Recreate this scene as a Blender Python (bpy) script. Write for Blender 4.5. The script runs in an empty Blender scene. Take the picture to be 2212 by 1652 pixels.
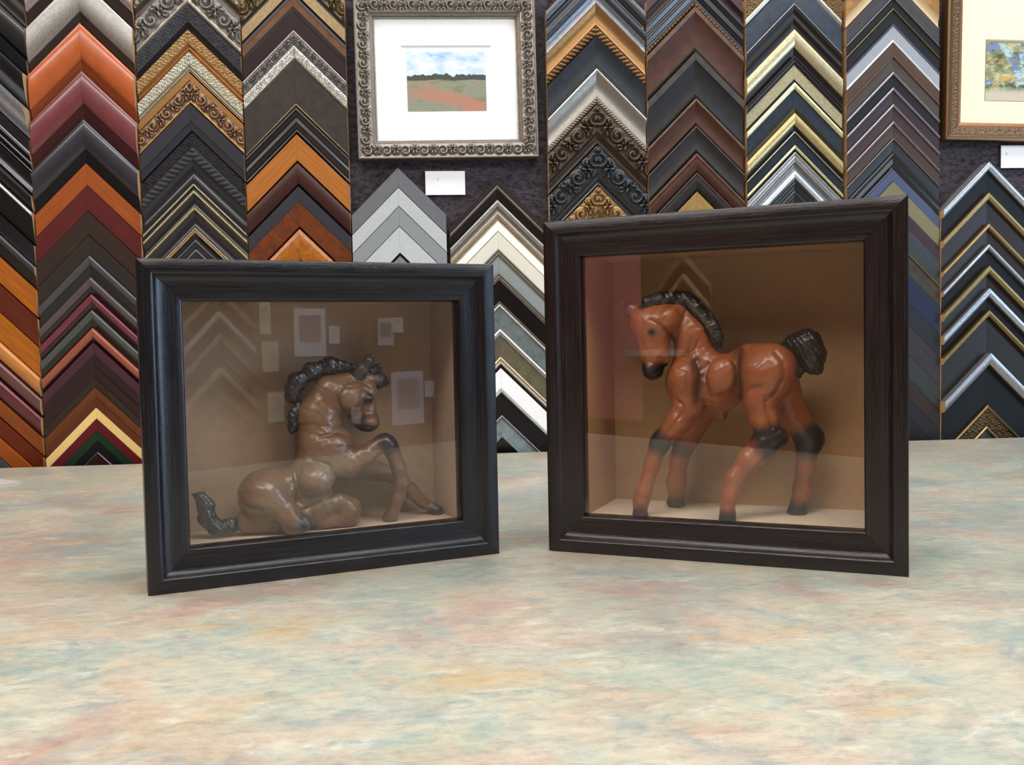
import bpy, bmesh, math, random
import numpy as np
from mathutils import Matrix, Vector
C = bpy.context.scene.collection
random.seed(7)
CAM=dict(f=2000.0,pitch=0.04286,roll=0.02052,h=0.2000)
BOXL=[-0.157, 0.8086, 0.4229, 0.3117, 0.2741]
BOXR=[0.1781, 0.8184, -0.4014, 0.3178, 0.3137]
WALL=(0.07802,1.7307)
FOALL={'body':[('e',[-53.2,52,66.0],[23.4,27,23.4],0,6),('c',[-51.3,53,67.4,19.5],[-9.5,54,80.1,17.5],8),('e',[-9.0,40,80.1],[17.3,20,15.6],-15,3),('c',[-9.4,54,82.5,17.5],[2.2,56,103.8,24.2],8),('e',[9.8,50,106.2],[21.7,24,17.6],-20,6),('c',[1.3,56,112.1,21.8],[-0.7,57,135.8,17.6],9),('c',[-0.7,57,135.8,17.6],[10.7,55,157.7,16.5],9),('e',[25.2,47,151.6],[15.9,18,17.0],10,6),('c',[27.2,53,166.6,9.5],[44.3,50,157.2,9.3],6),('c',[42.2,49,155.5,9.7],[44.3,47,132.9,8.3],5),('e',[43.9,46,128.2],[10.0,15,9.0],-20,4),('c',[29.7,47,139.0,6.5],[36.3,46,126.3,5.0],4),('c',[37.6,37,153.2,4.0],[44.4,38,151.1,3.1],2.5),('c',[35.5,47,173.0,6.4],[45.3,44,185.7,5.0],3),('c',[45.3,44,185.7,5.0],[49.7,44,190.9,1.9],2),('c',[45.2,52,169.0,6.4],[59.2,58,167.7,7.0],3),('c',[59.2,58,167.7,6.8],[64.7,60,164.8,4.6],3),('c',[57.3,56,166.6,5.3],[58.4,56,162.4,3.9],3),('c',[9.3,42,94.2,16.3],[21.0,37,91.0,11.1],7),('c',[21.0,37,91.0,11.9],[37.1,34,98.9,8.7],5),('c',[37.1,34,98.9,8.7],[50.9,33,108.1,8.0],5),('e',[56.7,34,108.8],[10.4,10,9.0],35,3),('c',[61.8,35,104.3,7.6],[70.2,40,85.2,6.7],4),('c',[70.2,40,85.2,6.7],[74.8,45,68.6,7.2],4),('c',[74.8,45,68.6,7.2],[72.2,49,54.9,6.0],4),('c',[72.2,49,54.9,6.0],[68.4,52,43.8,5.8],4),('c',[67.4,53,41.3,5.6],[65.7,55,34.4,8.0],2.5),('c',[24.2,70,81.6,12.1],[56.8,76,77.8,9.1],5),('c',[56.8,76,77.8,9.1],[79.7,76,71.0,7.7],5),('c',[79.7,76,71.0,7.7],[93.0,74,55.1,6.8],5),('c',[93.0,74,55.1,6.8],[104.8,71,42.6,6.5],5),('e',[82.3,76,70.2],[7.5,8,7.5],0,3),('c',[111.9,69,37.8,6.0],[116.8,66,34.0,6.5],2.5),('c',[-53.1,42,69.1,17.0],[-33.5,36,48.9,10.8],6),('c',[-33.4,34,46.3,9.6],[-31.9,34,39.9,8.2],4),('c',[-32.1,33,40.6,8.2],[-21.9,33,41.3,7.1],3),('c',[-23.9,46,41.7,6.9],[14.5,46,55.4,8.7],5),('e',[22.5,48,46.3],[12.4,13,13.9],20,4),('c',[-5.0,48,38.3,7.2],[26.9,47,39.5,6.9],4),('e',[-9.8,56,55.1],[23.5,20,17.6],-20,6),('c',[-69.7,54,43.7,9.7],[-38.8,52,38.6,9.2],6)],'tail':[('c',[-71.9,58,44.4,5.9],[-83.8,56,40.7,6.6],3),('c',[-83.8,56,40.7,6.6],[-95.8,55,41.5,7.0],3),('c',[-95.8,55,41.5,7.0],[-103.2,54,50.3,7.4],3),('c',[-103.2,54,50.3,7.4],[-103.4,54,61.1,7.4],3),('c',[-103.4,54,61.1,7.4],[-107.9,54,69.0,4.9],3),('c',[-107.9,54,69.0,4.9],[-113.9,54,72.3,1.3],3)],'mane':[('c',[32.6,54,178.9,4.0],[21.9,54,181.0,5.9],1.5),('c',[21.9,54,181.0,5.9],[11.4,55,182.2,8.7],1.5),('c',[11.4,55,182.2,8.7],[2.1,56,179.7,6.6],1.5),('c',[2.1,56,179.7,6.6],[-5.6,56,177.3,8.9],1.5),('c',[-5.6,56,177.3,8.9],[-13.1,57,172.0,6.5],1.5),('c',[-13.1,57,172.0,6.5],[-19.0,57,168.2,9.3],1.5),('c',[-19.0,57,168.2,9.3],[-23.2,57,161.3,7.7],1.5),('c',[-23.2,57,161.3,7.7],[-24.0,57,155.0,6.7],1.5),('c',[-17.6,58,149.4,3.0],[-20.2,58,141.4,4.9],2.5),('c',[-20.2,58,141.4,4.9],[-23.0,58,136.8,5.6],2.5),('c',[-23.0,58,136.8,5.6],[-23.2,58,128.7,5.6],2.5),('c',[-23.2,58,128.7,5.6],[-24.7,58,124.1,4.0],2.5),('c',[50.8,54,174.7,5.5],[58.0,55,179.9,3.1],2),('c',[42.8,52,170.8,4.8],[52.8,52,177.1,4.1],2)],'eye':[41.7,37.5,151.3,3.0],'groove':[(1.3,0.8,[[26.1,162.4],[17.9,162.7],[12.4,155.9],[14.4,145.4],[20.7,138.1],[26.5,134.3]]),(1.2,0.5,[[-19.0,128.6],[-11.0,130.5],[-4.1,128.3],[7.5,126.5],[21.5,125.2]]),(1.8,1.0,[[-27.9,90.2],[-25.9,71.6],[-28.4,52.3]]),(1.6,1.0,[[-76.4,66.9],[-71.2,60.8],[-60.4,57.3]]),(1.5,1.1,[[-25.9,50.4],[-7.4,57.3],[10.4,65.7]]),(1.5,0.8,[[-4.4,118.0],[12.0,121.0],[21.3,117.0]]),(1.5,0.8,[[-12.0,97.1],[1.8,92.6],[10.7,77.9],[4.5,64.4]]),(1.0,0.7,[[34.0,122.1],[38.3,125.4],[44.3,124.5]]),(1.2,0.6,[[9.3,108.4],[18.7,110.1],[26.9,106.1]]),(1.2,0.7,[[20.3,164.9],[34.6,167.9],[44.1,161.7]]),(1.4,0.8,[[-16.0,38.4],[-12.3,48.5]])],'dark':[[56.7,34,109.4,11.2,4.4],[43.5,46,125.9,11.9,4.9],[41.8,38,150.7,5.6,3.3],[48.3,44,187.4,11.2,1.1],[35.3,46,175.4,7.1,2.2],[62.2,60,166.4,12.1,1.6],[65.6,55,33.8,6.7,2.7],[116.8,66,33.4,8.2,2.7],[-22.5,33,41.4,8.5,4.4],[30.3,46,41.1,4.7,3.3],[32.6,54,179.5,7.1,3.3],[-76.0,57,41.5,8.0,4.4]]}
FOALR={'body':[('e',[40.1,44,167.4],[24.6,26,27.4],12,6),('c',[22.7,60,175.5,19.4],[44.7,62,173.8,21.4],9),('c',[21.4,58,163.3,20.1],[-20.2,58,162.0,20.5],9),('e',[-5.7,58,156.9],[26.2,30,25.5],0,9),('e',[1.0,33,165.2],[14.1,10,17.7],10,3),('e',[-32.8,38,162.2],[17.0,22,21.6],8,4),('c',[-35.4,60,164.2,20.0],[-25.9,58,176.0,20.6],9),('c',[-25.5,56,179.0,20.5],[-30.6,54,204.0,16.4],8),('c',[-30.6,54,204.0,16.4],[-42.7,50,224.7,13.2],8),('e',[-48.9,38,218.9],[12.8,17,14.5],0,4),('e',[-65.5,42,217.2],[20.8,20,17.9],0,6),('c',[-63.0,38,212.0,16.3],[-62.1,36,187.2,13.1],6),('e',[-63.5,36,173.4],[10.2,15,11.4],0,4),('c',[-58.7,34,185.8,10.5],[-52.6,36,179.8,4.4],4),('c',[-81.6,38,225.7,3.2],[-78.9,36,215.3,2.3],2),('c',[-62.2,27,210.5,3.7],[-62.2,27,204.7,2.9],2),('c',[-75.1,42,226.7,7.9],[-85.7,42,229.6,7.1],3),('c',[-85.7,42,229.6,7.1],[-95.9,44,236.1,1.3],3),('c',[-86.5,42,226.7,5.3],[-92.1,42,224.6,2.1],2),('c',[-32.6,40,157.8,18.1],[-30.1,34,138.0,12.9],6),('c',[-30.1,34,138.0,12.6],[-38.3,31,123.7,11.2],5),('c',[-38.3,31,123.7,11.2],[-51.9,29,108.5,9.5],5),('e',[-54.9,29,105.0],[10.4,9,9.6],-30,3),('c',[-57.1,29,100.3,9.0],[-64.1,29,82.6,7.3],4),('c',[-64.1,29,82.6,7.3],[-71.9,29,57.4,7.0],4),('c',[-71.9,29,57.4,7.0],[-75.2,30,46.8,7.3],4),('c',[-75.2,30,46.8,7.3],[-76.1,30,40.8,6.3],4),('c',[-76.2,30,39.3,6.8],[-76.3,30,30.5,8.2],2),('c',[-31.5,82,127.0,16.6],[-43.7,88,103.4,12.6],5),('c',[-43.7,88,103.4,12.6],[-52.2,90,79.8,8.6],5),('c',[-52.2,90,79.8,8.6],[-55.3,92,56.1,9.3],5),('c',[-55.3,92,56.1,9.3],[-55.4,92,43.6,7.7],5),('c',[-55.5,92,42.1,7.7],[-56.3,92,36.6,9.3],2),('c',[-22.9,70,135.5,13.4],[-4.2,60,128.3,5.8],5),('c',[36.3,42,163.2,22.5],[34.2,36,145.3,15.1],6),('c',[34.2,36,146.7,14.8],[38.4,34,125.9,11.4],5),('c',[38.4,34,125.9,11.4],[43.7,34,110.6,11.7],5),('c',[36.3,33,105.0,9.8],[50.8,36,109.9,9.2],4),('c',[39.7,33,103.7,11.7],[26.2,31,89.5,10.1],5),('c',[26.2,31,89.5,10.1],[13.3,29,72.4,8.2],5),('c',[13.3,29,72.4,8.2],[8.5,29,56.7,7.6],5),('c',[8.5,29,56.7,7.6],[6.5,29,48.0,6.6],5),('c',[6.3,29,45.2,6.9],[5.9,29,33.1,8.1],2),('c',[50.5,70,154.8,16.5],[56.2,80,128.1,14.2],6),('c',[56.2,80,128.1,14.2],[70.8,86,108.8,12.5],6),('e',[73.5,86,104.5],[14.2,12,13.4],30,4),('c',[71.4,86,95.7,11.0],[69.4,87,76.5,8.5],4),('c',[69.4,87,76.5,8.5],[66.9,87,58.8,8.5],4),('c',[66.9,87,58.8,8.5],[63.6,86,44.1,7.9],4),('c',[62.8,86,41.2,7.9],[61.6,86,34.5,9.2],2)],'tail':[('c',[53.3,60,186.5,6.5],[62.9,60,193.5,8.8],4),('c',[62.9,60,193.5,8.8],[73.1,60,193.3,13.5],4),('c',[73.1,60,193.3,13.5],[77.7,60,183.4,12.9],4),('c',[77.7,60,183.4,12.9],[79.0,60,174.9,9.3],4),('c',[79.0,60,174.9,9.3],[83.6,60,169.3,3.9],4),('c',[58.6,62,183.6,7.4],[64.6,62,173.6,6.2],4),('c',[64.6,62,173.6,6.2],[65.9,62,165.8,4.0],4)],'mane':[('c',[-68.1,34,228.8,4.9],[-66.6,36,234.6,6.4],3),('c',[-66.6,36,234.6,6.4],[-58.0,40,236.9,7.9],3),('c',[-58.0,40,236.9,7.9],[-46.1,46,237.8,8.5],3),('c',[-46.1,46,237.8,8.5],[-35.2,50,235.8,9.3],3),('c',[-35.2,50,235.8,9.3],[-23.7,50,228.5,9.0],3),('c',[-23.7,50,228.5,9.0],[-16.5,50,219.3,8.1],3),('c',[-16.5,50,219.3,8.1],[-10.0,49,210.0,7.5],3),('c',[-10.0,49,210.0,7.5],[-4.9,48,200.6,6.0],3),('c',[-4.9,48,200.6,6.0],[-2.4,48,193.3,2.6],3)],'eye':[-61.2,23.0,208.3,2.0],'groove':[(1.3,1.0,[[-61.2,218.5],[-53.1,213.9],[-47.3,207.3],[-44.5,198.5],[-44.1,191.2]]),(1.2,0.7,[[-31.6,234.2],[-34.7,217.1],[-41.5,199.9],[-43.7,182.5],[-46.2,176.8]]),(1.8,1.0,[[49.6,186.2],[56.3,178.5],[57.5,164.6],[50.0,150.7],[43.2,143.7]]),(1.5,0.9,[[41.9,147.9],[41.7,135.3],[47.1,119.9]]),(2.2,1.2,[[-22.2,179.4],[-18.0,165.0],[-20.5,141.9]]),(1.3,0.8,[[-37.1,144.0],[-30.6,137.5],[-35.9,127.3],[-46.3,117.0]]),(1.4,0.8,[[-27.7,201.1],[-30.8,186.7]]),(1.3,0.8,[[-20.5,199.5],[-25.0,188.1],[-36.6,185.3]]),(1.6,1.0,[[-10.8,176.4],[-13.0,165.0],[-9.7,147.7]]),(2.2,1.2,[[15.4,188.9],[16.6,167.6],[18.5,147.8]]),(1.4,0.8,[[22.7,152.1],[33.7,156.3],[39.2,157.7]]),(1.2,0.6,[[-35.3,170.9],[-28.1,169.4],[-26.8,156.4]]),(1.0,0.7,[[-71.6,169.6],[-64.9,166.7],[-55.9,171.0]])],'dark':[[-55.6,29,104.7,11.6,8.0],[44.3,34,107.2,16.4,8.0],[73.5,86,103.1,17.1,9.3],[-48.7,89,95.4,12.3,8.0],[-76.3,30,33.4,8.8,5.3],[5.9,29,35.2,9.2,5.3],[62.2,86,35.2,10.2,6.0],[-55.9,92,36.6,9.3,5.3],[-63.6,36,165.4,17.2,4.8],[-60.7,22.5,207.2,2.4,4.0],[-85.6,42,230.3,7.4,5.3],[-69.0,36,229.6,7.3,3.3],[-17.7,38,156.5,4.3,4.0],[55.0,58,193.6,8.5,5.3]]}
SAMPLES=[
('A', 'dark taupe stepped', 0.917, [(0.0, 54.2, '#3a3432', 'w', 'step', 24, 16)]),
('A', 'black green smooth', 0.8603, [(0.0, 53.6, '#26282a', 'g', 'round', 24, 16)]),
('A', 'narrow matte black', 0.8043, [(0.0, 24.9, '#1c1c20', 'w', 'flat', 24, 18)]),
('A', 'wide black with white shine', 0.7779, [(0.0, 57.9, '#17171b', 'g', 'round', 40, 20)]),
('A', 'polished silver ridged', 0.7184, [(0.0, 50.0, '#c6c6ce', 'm', 'step', 44, 18)]),
('A', 'black with fine silver lines', 0.666, [(0.0, 21.8, '#1a1b20', 'g', 'flat', 26, 24), (21.8, 26.7, '#8d8e96', 'm', 'ridge', 24, 24), (26.7, 55.8, '#141418', 'g', 'step', 24, 16)]),
('A', 'black with one grey line', 0.6078, [(0.0, 30.0, '#17171b', 'g', 'cove', 26, 18), (30.0, 36.5, '#777780', 'm', 'ridge', 20, 20)]),
('A', 'black brown narrow', 0.5689, [(0.0, 28.4, '#1d1716', 'w', 'round', 24, 16)]),
('A', 'silver rimmed dark brown', 0.538, [(0.0, 6.5, '#b9b6b0', 'm', 'ridge', 28, 28), (6.5, 54.5, '#1b1715', 'w', 'flat', 26, 16)]),
('A', 'dark navy black', 0.481, [(0.0, 35.1, '#15161f', 'g', 'flat', 24, 18)]),
('A', 'black with grey inner edge', 0.4435, [(0.0, 15.5, '#3e3e44', 'g', 'round', 24, 22), (15.5, 38.4, '#121215', 'g', 'flat', 20, 16)]),
('A', 'bright orange flat', 0.401, [(0.0, 46.7, '#b8671f', 'w', 'flat', 22, 18)]),
('A', 'rust brown flat', 0.351, [(0.0, 49.3, '#6d2a16', 'w', 'flat', 22, 18)]),
('A', 'amber orange flat', 0.2992, [(0.0, 51.1, '#b86a1c', 'w', 'flat', 22, 18)]),
('A', 'rounded tan orange glossy', 0.2456, [(0.0, 33.0, '#c8803f', 'g', 'round', 22, 18)]),
('A', 'rounded mauve brown', 0.2093, [(0.0, 29.8, '#6f4440', 'g', 'round', 22, 18)]),
('A', 'rounded burgundy', 0.1754, [(0.0, 33.2, '#6a2a30', 'g', 'round', 22, 18)]),
('A', 'brown orange flat', 0.1389, [(0.0, 31.6, '#9a511c', 'w', 'flat', 22, 18)]),
('A', 'dark rust flat', 0.104, [(0.0, 33.3, '#762c10', 'w', 'flat', 22, 18)]),
('A', 'orange flat low', 0.0674, [(0.0, 35.0, '#b0591c', 'w', 'flat', 22, 18)]),
('A', 'slate grey low', 0.0299, [(0.0, 35.1, '#55555c', 'w', 'flat', 22, 18)]),
('B', 'pale pinkish silver with dark brown lip', 0.917, [(0.0, 31.9, '#b9a5a4', 'm', 'round', 23.9, 20.6), (31.9, 56.6, '#33201e', 'w', 'flat', 20.6, 16.2)]),
('B', 'wide pewter with dark lip', 0.858, [(0.0, 60.8, '#a5a29c', 'm', 'round', 25.1, 21.8), (60.8, 79.2, '#3a332f', 'w', 'flat', 21.8, 15.1)]),
('B', 'wide burnt orange rounded', 0.7772, [(0.0, 61.9, '#c1602f', 'g', 'round', 25.1, 21.8), (61.9, 82.0, '#96481c', 'w', 'flat', 21.8, 15.1)]),
('B', 'wide mauve burgundy rounded', 0.6944, [(0.0, 57.3, '#804044', 'g', 'round', 25.1, 21.8), (57.3, 83.2, '#4a1c20', 'w', 'flat', 21.8, 15.1)]),  # darker inner band puts the shade of the moulding into its colour
('B', 'wide black satin rounded', 0.6104, [(0.0, 52.7, '#33333a', 'g', 'round', 25.1, 20.6), (52.7, 77.0, '#111114', 'w', 'flat', 20.6, 15.1)]),
('B', 'flat copper orange', 0.5326, [(0.0, 37.4, '#a8551f', 'w', 'flat', 21.8, 19.6)]),
('B', 'flat maroon red', 0.4936, [(0.0, 43.2, '#652020', 'w', 'flat', 21.8, 19.6)]),
('B', 'dark walnut with fine inner line', 0.4487, [(0.0, 40.8, '#3c2a22', 'w', 'flat', 21.8, 19.6)]),
('B', 'dark olive brown flat', 0.4062, [(0.0, 33.6, '#37302a', 'w', 'flat', 21.2, 18.4)]),
('B', 'narrow black rounded', 0.371, [(0.0, 17.2, '#4a4d52', 'g', 'round', 21.8, 19.6), (17.2, 37.7, '#141216', 'g', 'flat', 19.6, 15.1)]),  # grey outer band is a highlight painted onto the black moulding
('B', 'narrow grey mauve rounded', 0.3325, [(0.0, 17.2, '#5c4e50', 'g', 'round', 21.8, 19.6), (17.2, 29.6, '#2a1416', 'g', 'flat', 19.6, 15.1)]),
('B', 'narrow crimson rounded', 0.3021, [(0.0, 15.6, '#7a343e', 'g', 'round', 21.8, 19.6), (15.6, 27.2, '#3a1014', 'g', 'flat', 19.6, 15.1)]),
('B', 'narrow charcoal green rounded', 0.2741, [(0.0, 17.3, '#4f5450', 'g', 'round', 21.8, 19.6), (17.3, 31.3, '#141213', 'g', 'flat', 19.6, 15.1)]),
('B', 'narrow salmon brown rounded', 0.242, [(0.0, 18.2, '#a3573f', 'g', 'round', 21.8, 19.6), (18.2, 25.6, '#3a120f', 'g', 'flat', 19.6, 15.1)]),
('B', 'flat plum purple', 0.2156, [(0.0, 20.7, '#55303c', 'w', 'flat', 21.8, 19.6)]),
('B', 'thin espresso brown', 0.1941, [(0.0, 19.9, '#352220', 'w', 'flat', 20.6, 18.4)]),
('B', 'thin dark wine brown', 0.1734, [(0.0, 20.7, '#3a2020', 'w', 'flat', 20.6, 18.4)]),
('B', 'thin dark olive', 0.1519, [(0.0, 15.8, '#3a2e22', 'w', 'flat', 20.6, 18.4)]),
('B', 'thin chestnut brown', 0.1353, [(0.0, 17.4, '#77411f', 'w', 'flat', 20.6, 18.4)]),
('B', 'thin russet brown', 0.117, [(0.0, 17.4, '#6a3518', 'w', 'flat', 20.6, 18.4)]),
('B', 'bright cream yellow', 0.0987, [(0.0, 19.1, '#f0c982', 'p', 'flat', 20.6, 18.4)]),
('B', 'thin scarlet red', 0.0788, [(0.0, 20.0, '#6d1a22', 'p', 'flat', 20.6, 18.4)]),
('B', 'thin dark green', 0.058, [(0.0, 18.3, '#1f3a22', 'p', 'flat', 20.6, 18.4)]),
('B', 'thin jet black', 0.0388, [(0.0, 18.3, '#131418', 'p', 'flat', 19.6, 17.4)]),
('B', 'grey edged maroon', 0.0196, [(0.0, 3.3, '#77757a', 'm', 'ridge', 20.6, 20.6), (3.3, 28.4, '#43191b', 'w', 'flat', 19.6, 17.4)]),
('C', 'bronze beaded', 0.9235, [(0.0, 17.7, '#7d6c5c', 'm', 'flat', 21.8, 20.6), (17.7, 30.5, '#8d7d6c', 'm', 'bead', 20.6, 20.6), (30.5, 49.9, '#5c5048', 'm', 'cove', 20.6, 18.4)]),
('C', 'silver scroll carved with pale lip', 0.872, [(0.0, 46.8, '#97908a', 'm', 'scroll', 21.8, 18.4), (46.8, 58.1, '#a59a8c', 'm', 'ridge', 18.4, 17.4)]),
('C', 'charcoal embossed', 0.8115, [(0.0, 29.1, '#48474b', 'l', 'floral', 22.9, 19.6), (29.1, 43.7, '#1c1b1f', 'w', 'flat', 18.4, 14.1)]),
('C', 'gold leaf embossed', 0.7671, [(0.0, 21.9, '#b78a50', 'm', 'floral', 22.9, 20.6), (21.9, 38.1, '#a8691f', 'm', 'step', 19.6, 15.1)]),
('C', 'champagne silver embossed', 0.7281, [(0.0, 21.1, '#c3bba3', 'm', 'floral', 22.9, 20.6), (21.1, 32.5, '#a9a18c', 'm', 'step', 19.6, 16.2)]),
('C', 'wide rose gold carved leaf', 0.6916, [(0.0, 12.2, '#c18a3c', 'm', 'flat', 22.9, 21.8), (12.2, 47.2, '#b08a6a', 'm', 'scroll', 20.6, 19.6), (47.2, 52.9, '#c79a58', 'm', 'ridge', 20.6, 19.6)]),
('C', 'plain charcoal flat', 0.637, [(0.0, 29.4, '#39383f', 'p', 'flat', 21.8, 20.6), (29.4, 45.7, '#333239', 'p', 'flat', 19.6, 18.4)]),
('C', 'black sanded leather with rope edge', 0.5881, [(0.0, 26.2, '#2c2729', 'l', 'floral', 16.2, 16.2), (26.2, 49.9, '#34353a', 'l', 'rope', 19.6, 19.6), (49.9, 81.9, '#26272c', 'g', 'cove', 19.6, 15.1)]),
('C', 'black with double gold beads', 0.5053, [(0.0, 9.0, '#1a1a1e', 'g', 'flat', 20.6, 20.6), (9.0, 13.1, '#b6a37c', 'm', 'bead', 21.2, 21.2), (13.1, 21.4, '#120f0c', 'g', 'cove', 18.4, 18.4), (21.4, 26.3, '#b6a37c', 'm', 'bead', 21.2, 21.2), (26.3, 49.3, '#1f1f24', 'g', 'cove', 19.6, 15.1)]),
('C', 'black cove with gold bead edge', 0.4552, [(0.0, 5.8, '#b09a62', 'm', 'bead', 20.6, 20.6), (5.8, 36.2, '#23242a', 'g', 'cove', 19.6, 15.1)]),
('C', 'black with twin copper beads', 0.4181, [(0.0, 4.9, '#a8946a', 'm', 'bead', 20.6, 20.6), (4.9, 9.9, '#a8845a', 'm', 'bead', 20.6, 20.6), (9.9, 21.4, '#1c1d22', 'g', 'cove', 19.6, 16.2)]),
('C', 'black ridged', 0.3959, [(0.0, 34.7, '#1e1f25', 'g', 'step', 20.6, 15.1)]),
('D', 'antique gold carved', 0.9163, [(0.0, 43.8, '#8d7850', 'm', 'scroll', 21.8, 18.4), (43.8, 49.5, '#2a211d', 'w', 'flat', 18.4, 17.4)]),
('D', 'pale gold with black edges', 0.8651, [(0.0, 4.1, '#2c2522', 'w', 'flat', 21.8, 21.8), (4.1, 26.8, '#a88f62', 'm', 'flat', 21.8, 20.6), (26.8, 31.7, '#1f1a1a', 'w', 'flat', 19.6, 17.4)]),
('D', 'grey edged copper brown', 0.8326, [(0.0, 7.3, '#524a48', 'w', 'flat', 21.8, 21.8), (7.3, 22.0, '#7b5238', 'l', 'flat', 21.2, 20.6), (22.0, 31.8, '#4c4644', 'w', 'flat', 20.1, 17.4)]),
('D', 'dark aubergine flat', 0.7991, [(0.0, 31.8, '#3a2628', 'w', 'flat', 21.8, 18.4)]),
('D', 'bright silver scratched', 0.7665, [(0.0, 3.3, '#b5b0a8', 'm', 'ridge', 23.9, 23.9), (3.3, 26.2, '#7d7872', 'm', 'scratch', 23.4, 22.3), (26.2, 47.4, '#d8d2c8', 'm', 'scratch', 22.3, 20.6), (47.4, 51.5, '#8a7a66', 'm', 'ridge', 19.0, 18.4)]),
('D', 'very wide bronze brown', 0.7141, [(0.0, 76.3, '#443a34', 'l', 'flat', 22.9, 19.6), (76.3, 80.4, '#8d7650', 'm', 'ridge', 19.6, 18.4)]),
('D', 'glossy black ridged', 0.6312, [(0.0, 42.0, '#1c181c', 'g', 'step', 21.8, 16.2)]),
('D', 'bright honey orange', 0.5826, [(0.0, 46.2, '#b8702c', 'w', 'flat', 22.9, 21.8)]),
('D', 'smooth maroon brown', 0.5323, [(0.0, 38.1, '#4a2723', 'w', 'round', 21.8, 18.4)]),
('D', 'slate grey flat', 0.4901, [(0.0, 26.5, '#3a3b44', 'p', 'flat', 21.8, 20.6)]),
('D', 'reddish burl', 0.4627, [(0.0, 44.0, '#7a3d1e', 'b', 'flat', 21.8, 18.4)]),
('D', 'glossy amber burl', 0.4137, [(0.0, 55.0, '#b5691f', 'b', 'round', 21.8, 18.4)]),
('E', 'dark grey linen', 0.5221, [(0.0, 34.2, '#77787c', 'n', 'flat', 20.6, 20.6)]),
('E', 'pale grey smooth', 0.4862, [(0.0, 32.6, '#b9bdbf', 'n', 'flat', 20.6, 20.6)]),
('E', 'mid grey linen', 0.452, [(0.0, 34.4, '#949799', 'n', 'flat', 20.6, 20.6)]),
('E', 'light silver grey linen', 0.4159, [(0.0, 47.0, '#bcc0c2', 'n', 'flat', 20.6, 20.6)]),
('E', 'grey with black groove', 0.3664, [(0.0, 4.2, '#1c1d20', 'p', 'flat', 17.4, 17.4), (4.2, 43.8, '#8b8e92', 'l', 'flat', 20.6, 19.6)]),
('F', 'dark brown with pale stripe', 0.5009, [(0.0, 11.8, '#2f2423', 'w', 'flat', 21.8, 21.8), (11.8, 18.5, '#75655c', 'm', 'ridge', 21.8, 21.8), (18.5, 37.1, '#1c1614', 'w', 'flat', 20.6, 17.4)]),
('F', 'pewter silver', 0.463, [(0.0, 12.7, '#a5a29c', 'm', 'round', 21.8, 20.6), (12.7, 21.1, '#8b857c', 'm', 'cove', 19.6, 18.4)]),
('F', 'champagne gold', 0.4411, [(0.0, 8.4, '#bfae92', 'm', 'round', 21.8, 20.6), (8.4, 16.1, '#a8987c', 'm', 'cove', 19.6, 18.4)]),
('F', 'white', 0.4242, [(0.0, 17.8, '#f3f0e4', 'p', 'flat', 20.6, 20.6)]),
('F', 'ivory', 0.4047, [(0.0, 31.3, '#ddd8c8', 'p', 'flat', 21.2, 19.6)]),
('F', 'grey with taupe rim', 0.3725, [(0.0, 13.6, '#7a7468', 'm', 'step', 21.8, 20.6), (13.6, 42.4, '#9aa09f', 'p', 'flat', 19.6, 17.4)]),
('F', 'wide black with taupe rim', 0.3293, [(0.0, 12.7, '#7a7468', 'm', 'step', 21.8, 20.6), (12.7, 51.0, '#0d0b0c', 'g', 'flat', 19.6, 17.4)]),
('F', 'blue grey marbled with silver rim', 0.2774, [(0.0, 4.3, '#6b5648', 'm', 'ridge', 21.8, 21.8), (4.3, 10.2, '#c5c3bd', 'm', 'ridge', 21.2, 21.2), (10.2, 50.3, '#76807f', 'b', 'flat', 19.6, 17.4)]),
('F', 'olive bronze with silver rim', 0.2262, [(0.0, 6.0, '#e0dcd6', 'm', 'ridge', 21.8, 21.8), (6.0, 12.0, '#9a948c', 'm', 'ridge', 20.6, 20.6), (12.0, 50.4, '#716852', 'l', 'flat', 19.6, 17.4)]),
('F', 'bright white with gilt rim', 0.175, [(0.0, 6.0, '#d2b68c', 'm', 'ridge', 21.8, 21.8), (6.0, 13.7, '#c8bca8', 'm', 'ridge', 20.6, 20.6), (13.7, 21.4, '#191614', 'g', 'flat', 18.4, 18.4), (21.4, 59.1, '#f5f5f5', 'p', 'flat', 19.6, 18.4)]),
('F', 'wide black with silver rim', 0.115, [(0.0, 6.9, '#a8a6a2', 'm', 'ridge', 21.8, 21.8), (6.9, 47.3, '#1a1617', 'w', 'flat', 19.6, 18.4)]),
('F', 'grey blue marbled with grey rim', 0.0668, [(0.0, 5.2, '#8b8d8c', 'm', 'ridge', 21.8, 21.8), (5.2, 41.3, '#8a9698', 'b', 'flat', 19.6, 18.4)]),
('F', 'black glossy low', 0.0246, [(0.0, 47.5, '#0d0c0d', 'g', 'flat', 19.6, 17.4)]),
('G', 'steel blue and black', 0.8957, [(0.0, 19.2, '#6a7078', 'm', 'round', 22.9, 21.8), (19.2, 35.0, '#24262c', 'g', 'cove', 20.6, 18.4)]),
('G', 'brushed blue silver', 0.8591, [(0.0, 17.5, '#4c5058', 'm', 'round', 22.9, 21.8), (17.5, 38.4, '#8a909c', 'm', 'cove', 21.8, 19.6)]),
('G', 'aged gold with rope lip', 0.8198, [(0.0, 38.5, '#a5773e', 'm', 'cove', 23.9, 19.6), (38.5, 58.6, '#7a5428', 'm', 'rope', 18.4, 16.2)]),
('G', 'slate blue with black rope lip', 0.7596, [(0.0, 49.5, '#33373f', 'l', 'cove', 23.9, 18.4), (49.5, 57.9, '#17171a', 'g', 'rope', 18.4, 16.2)]),
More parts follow.
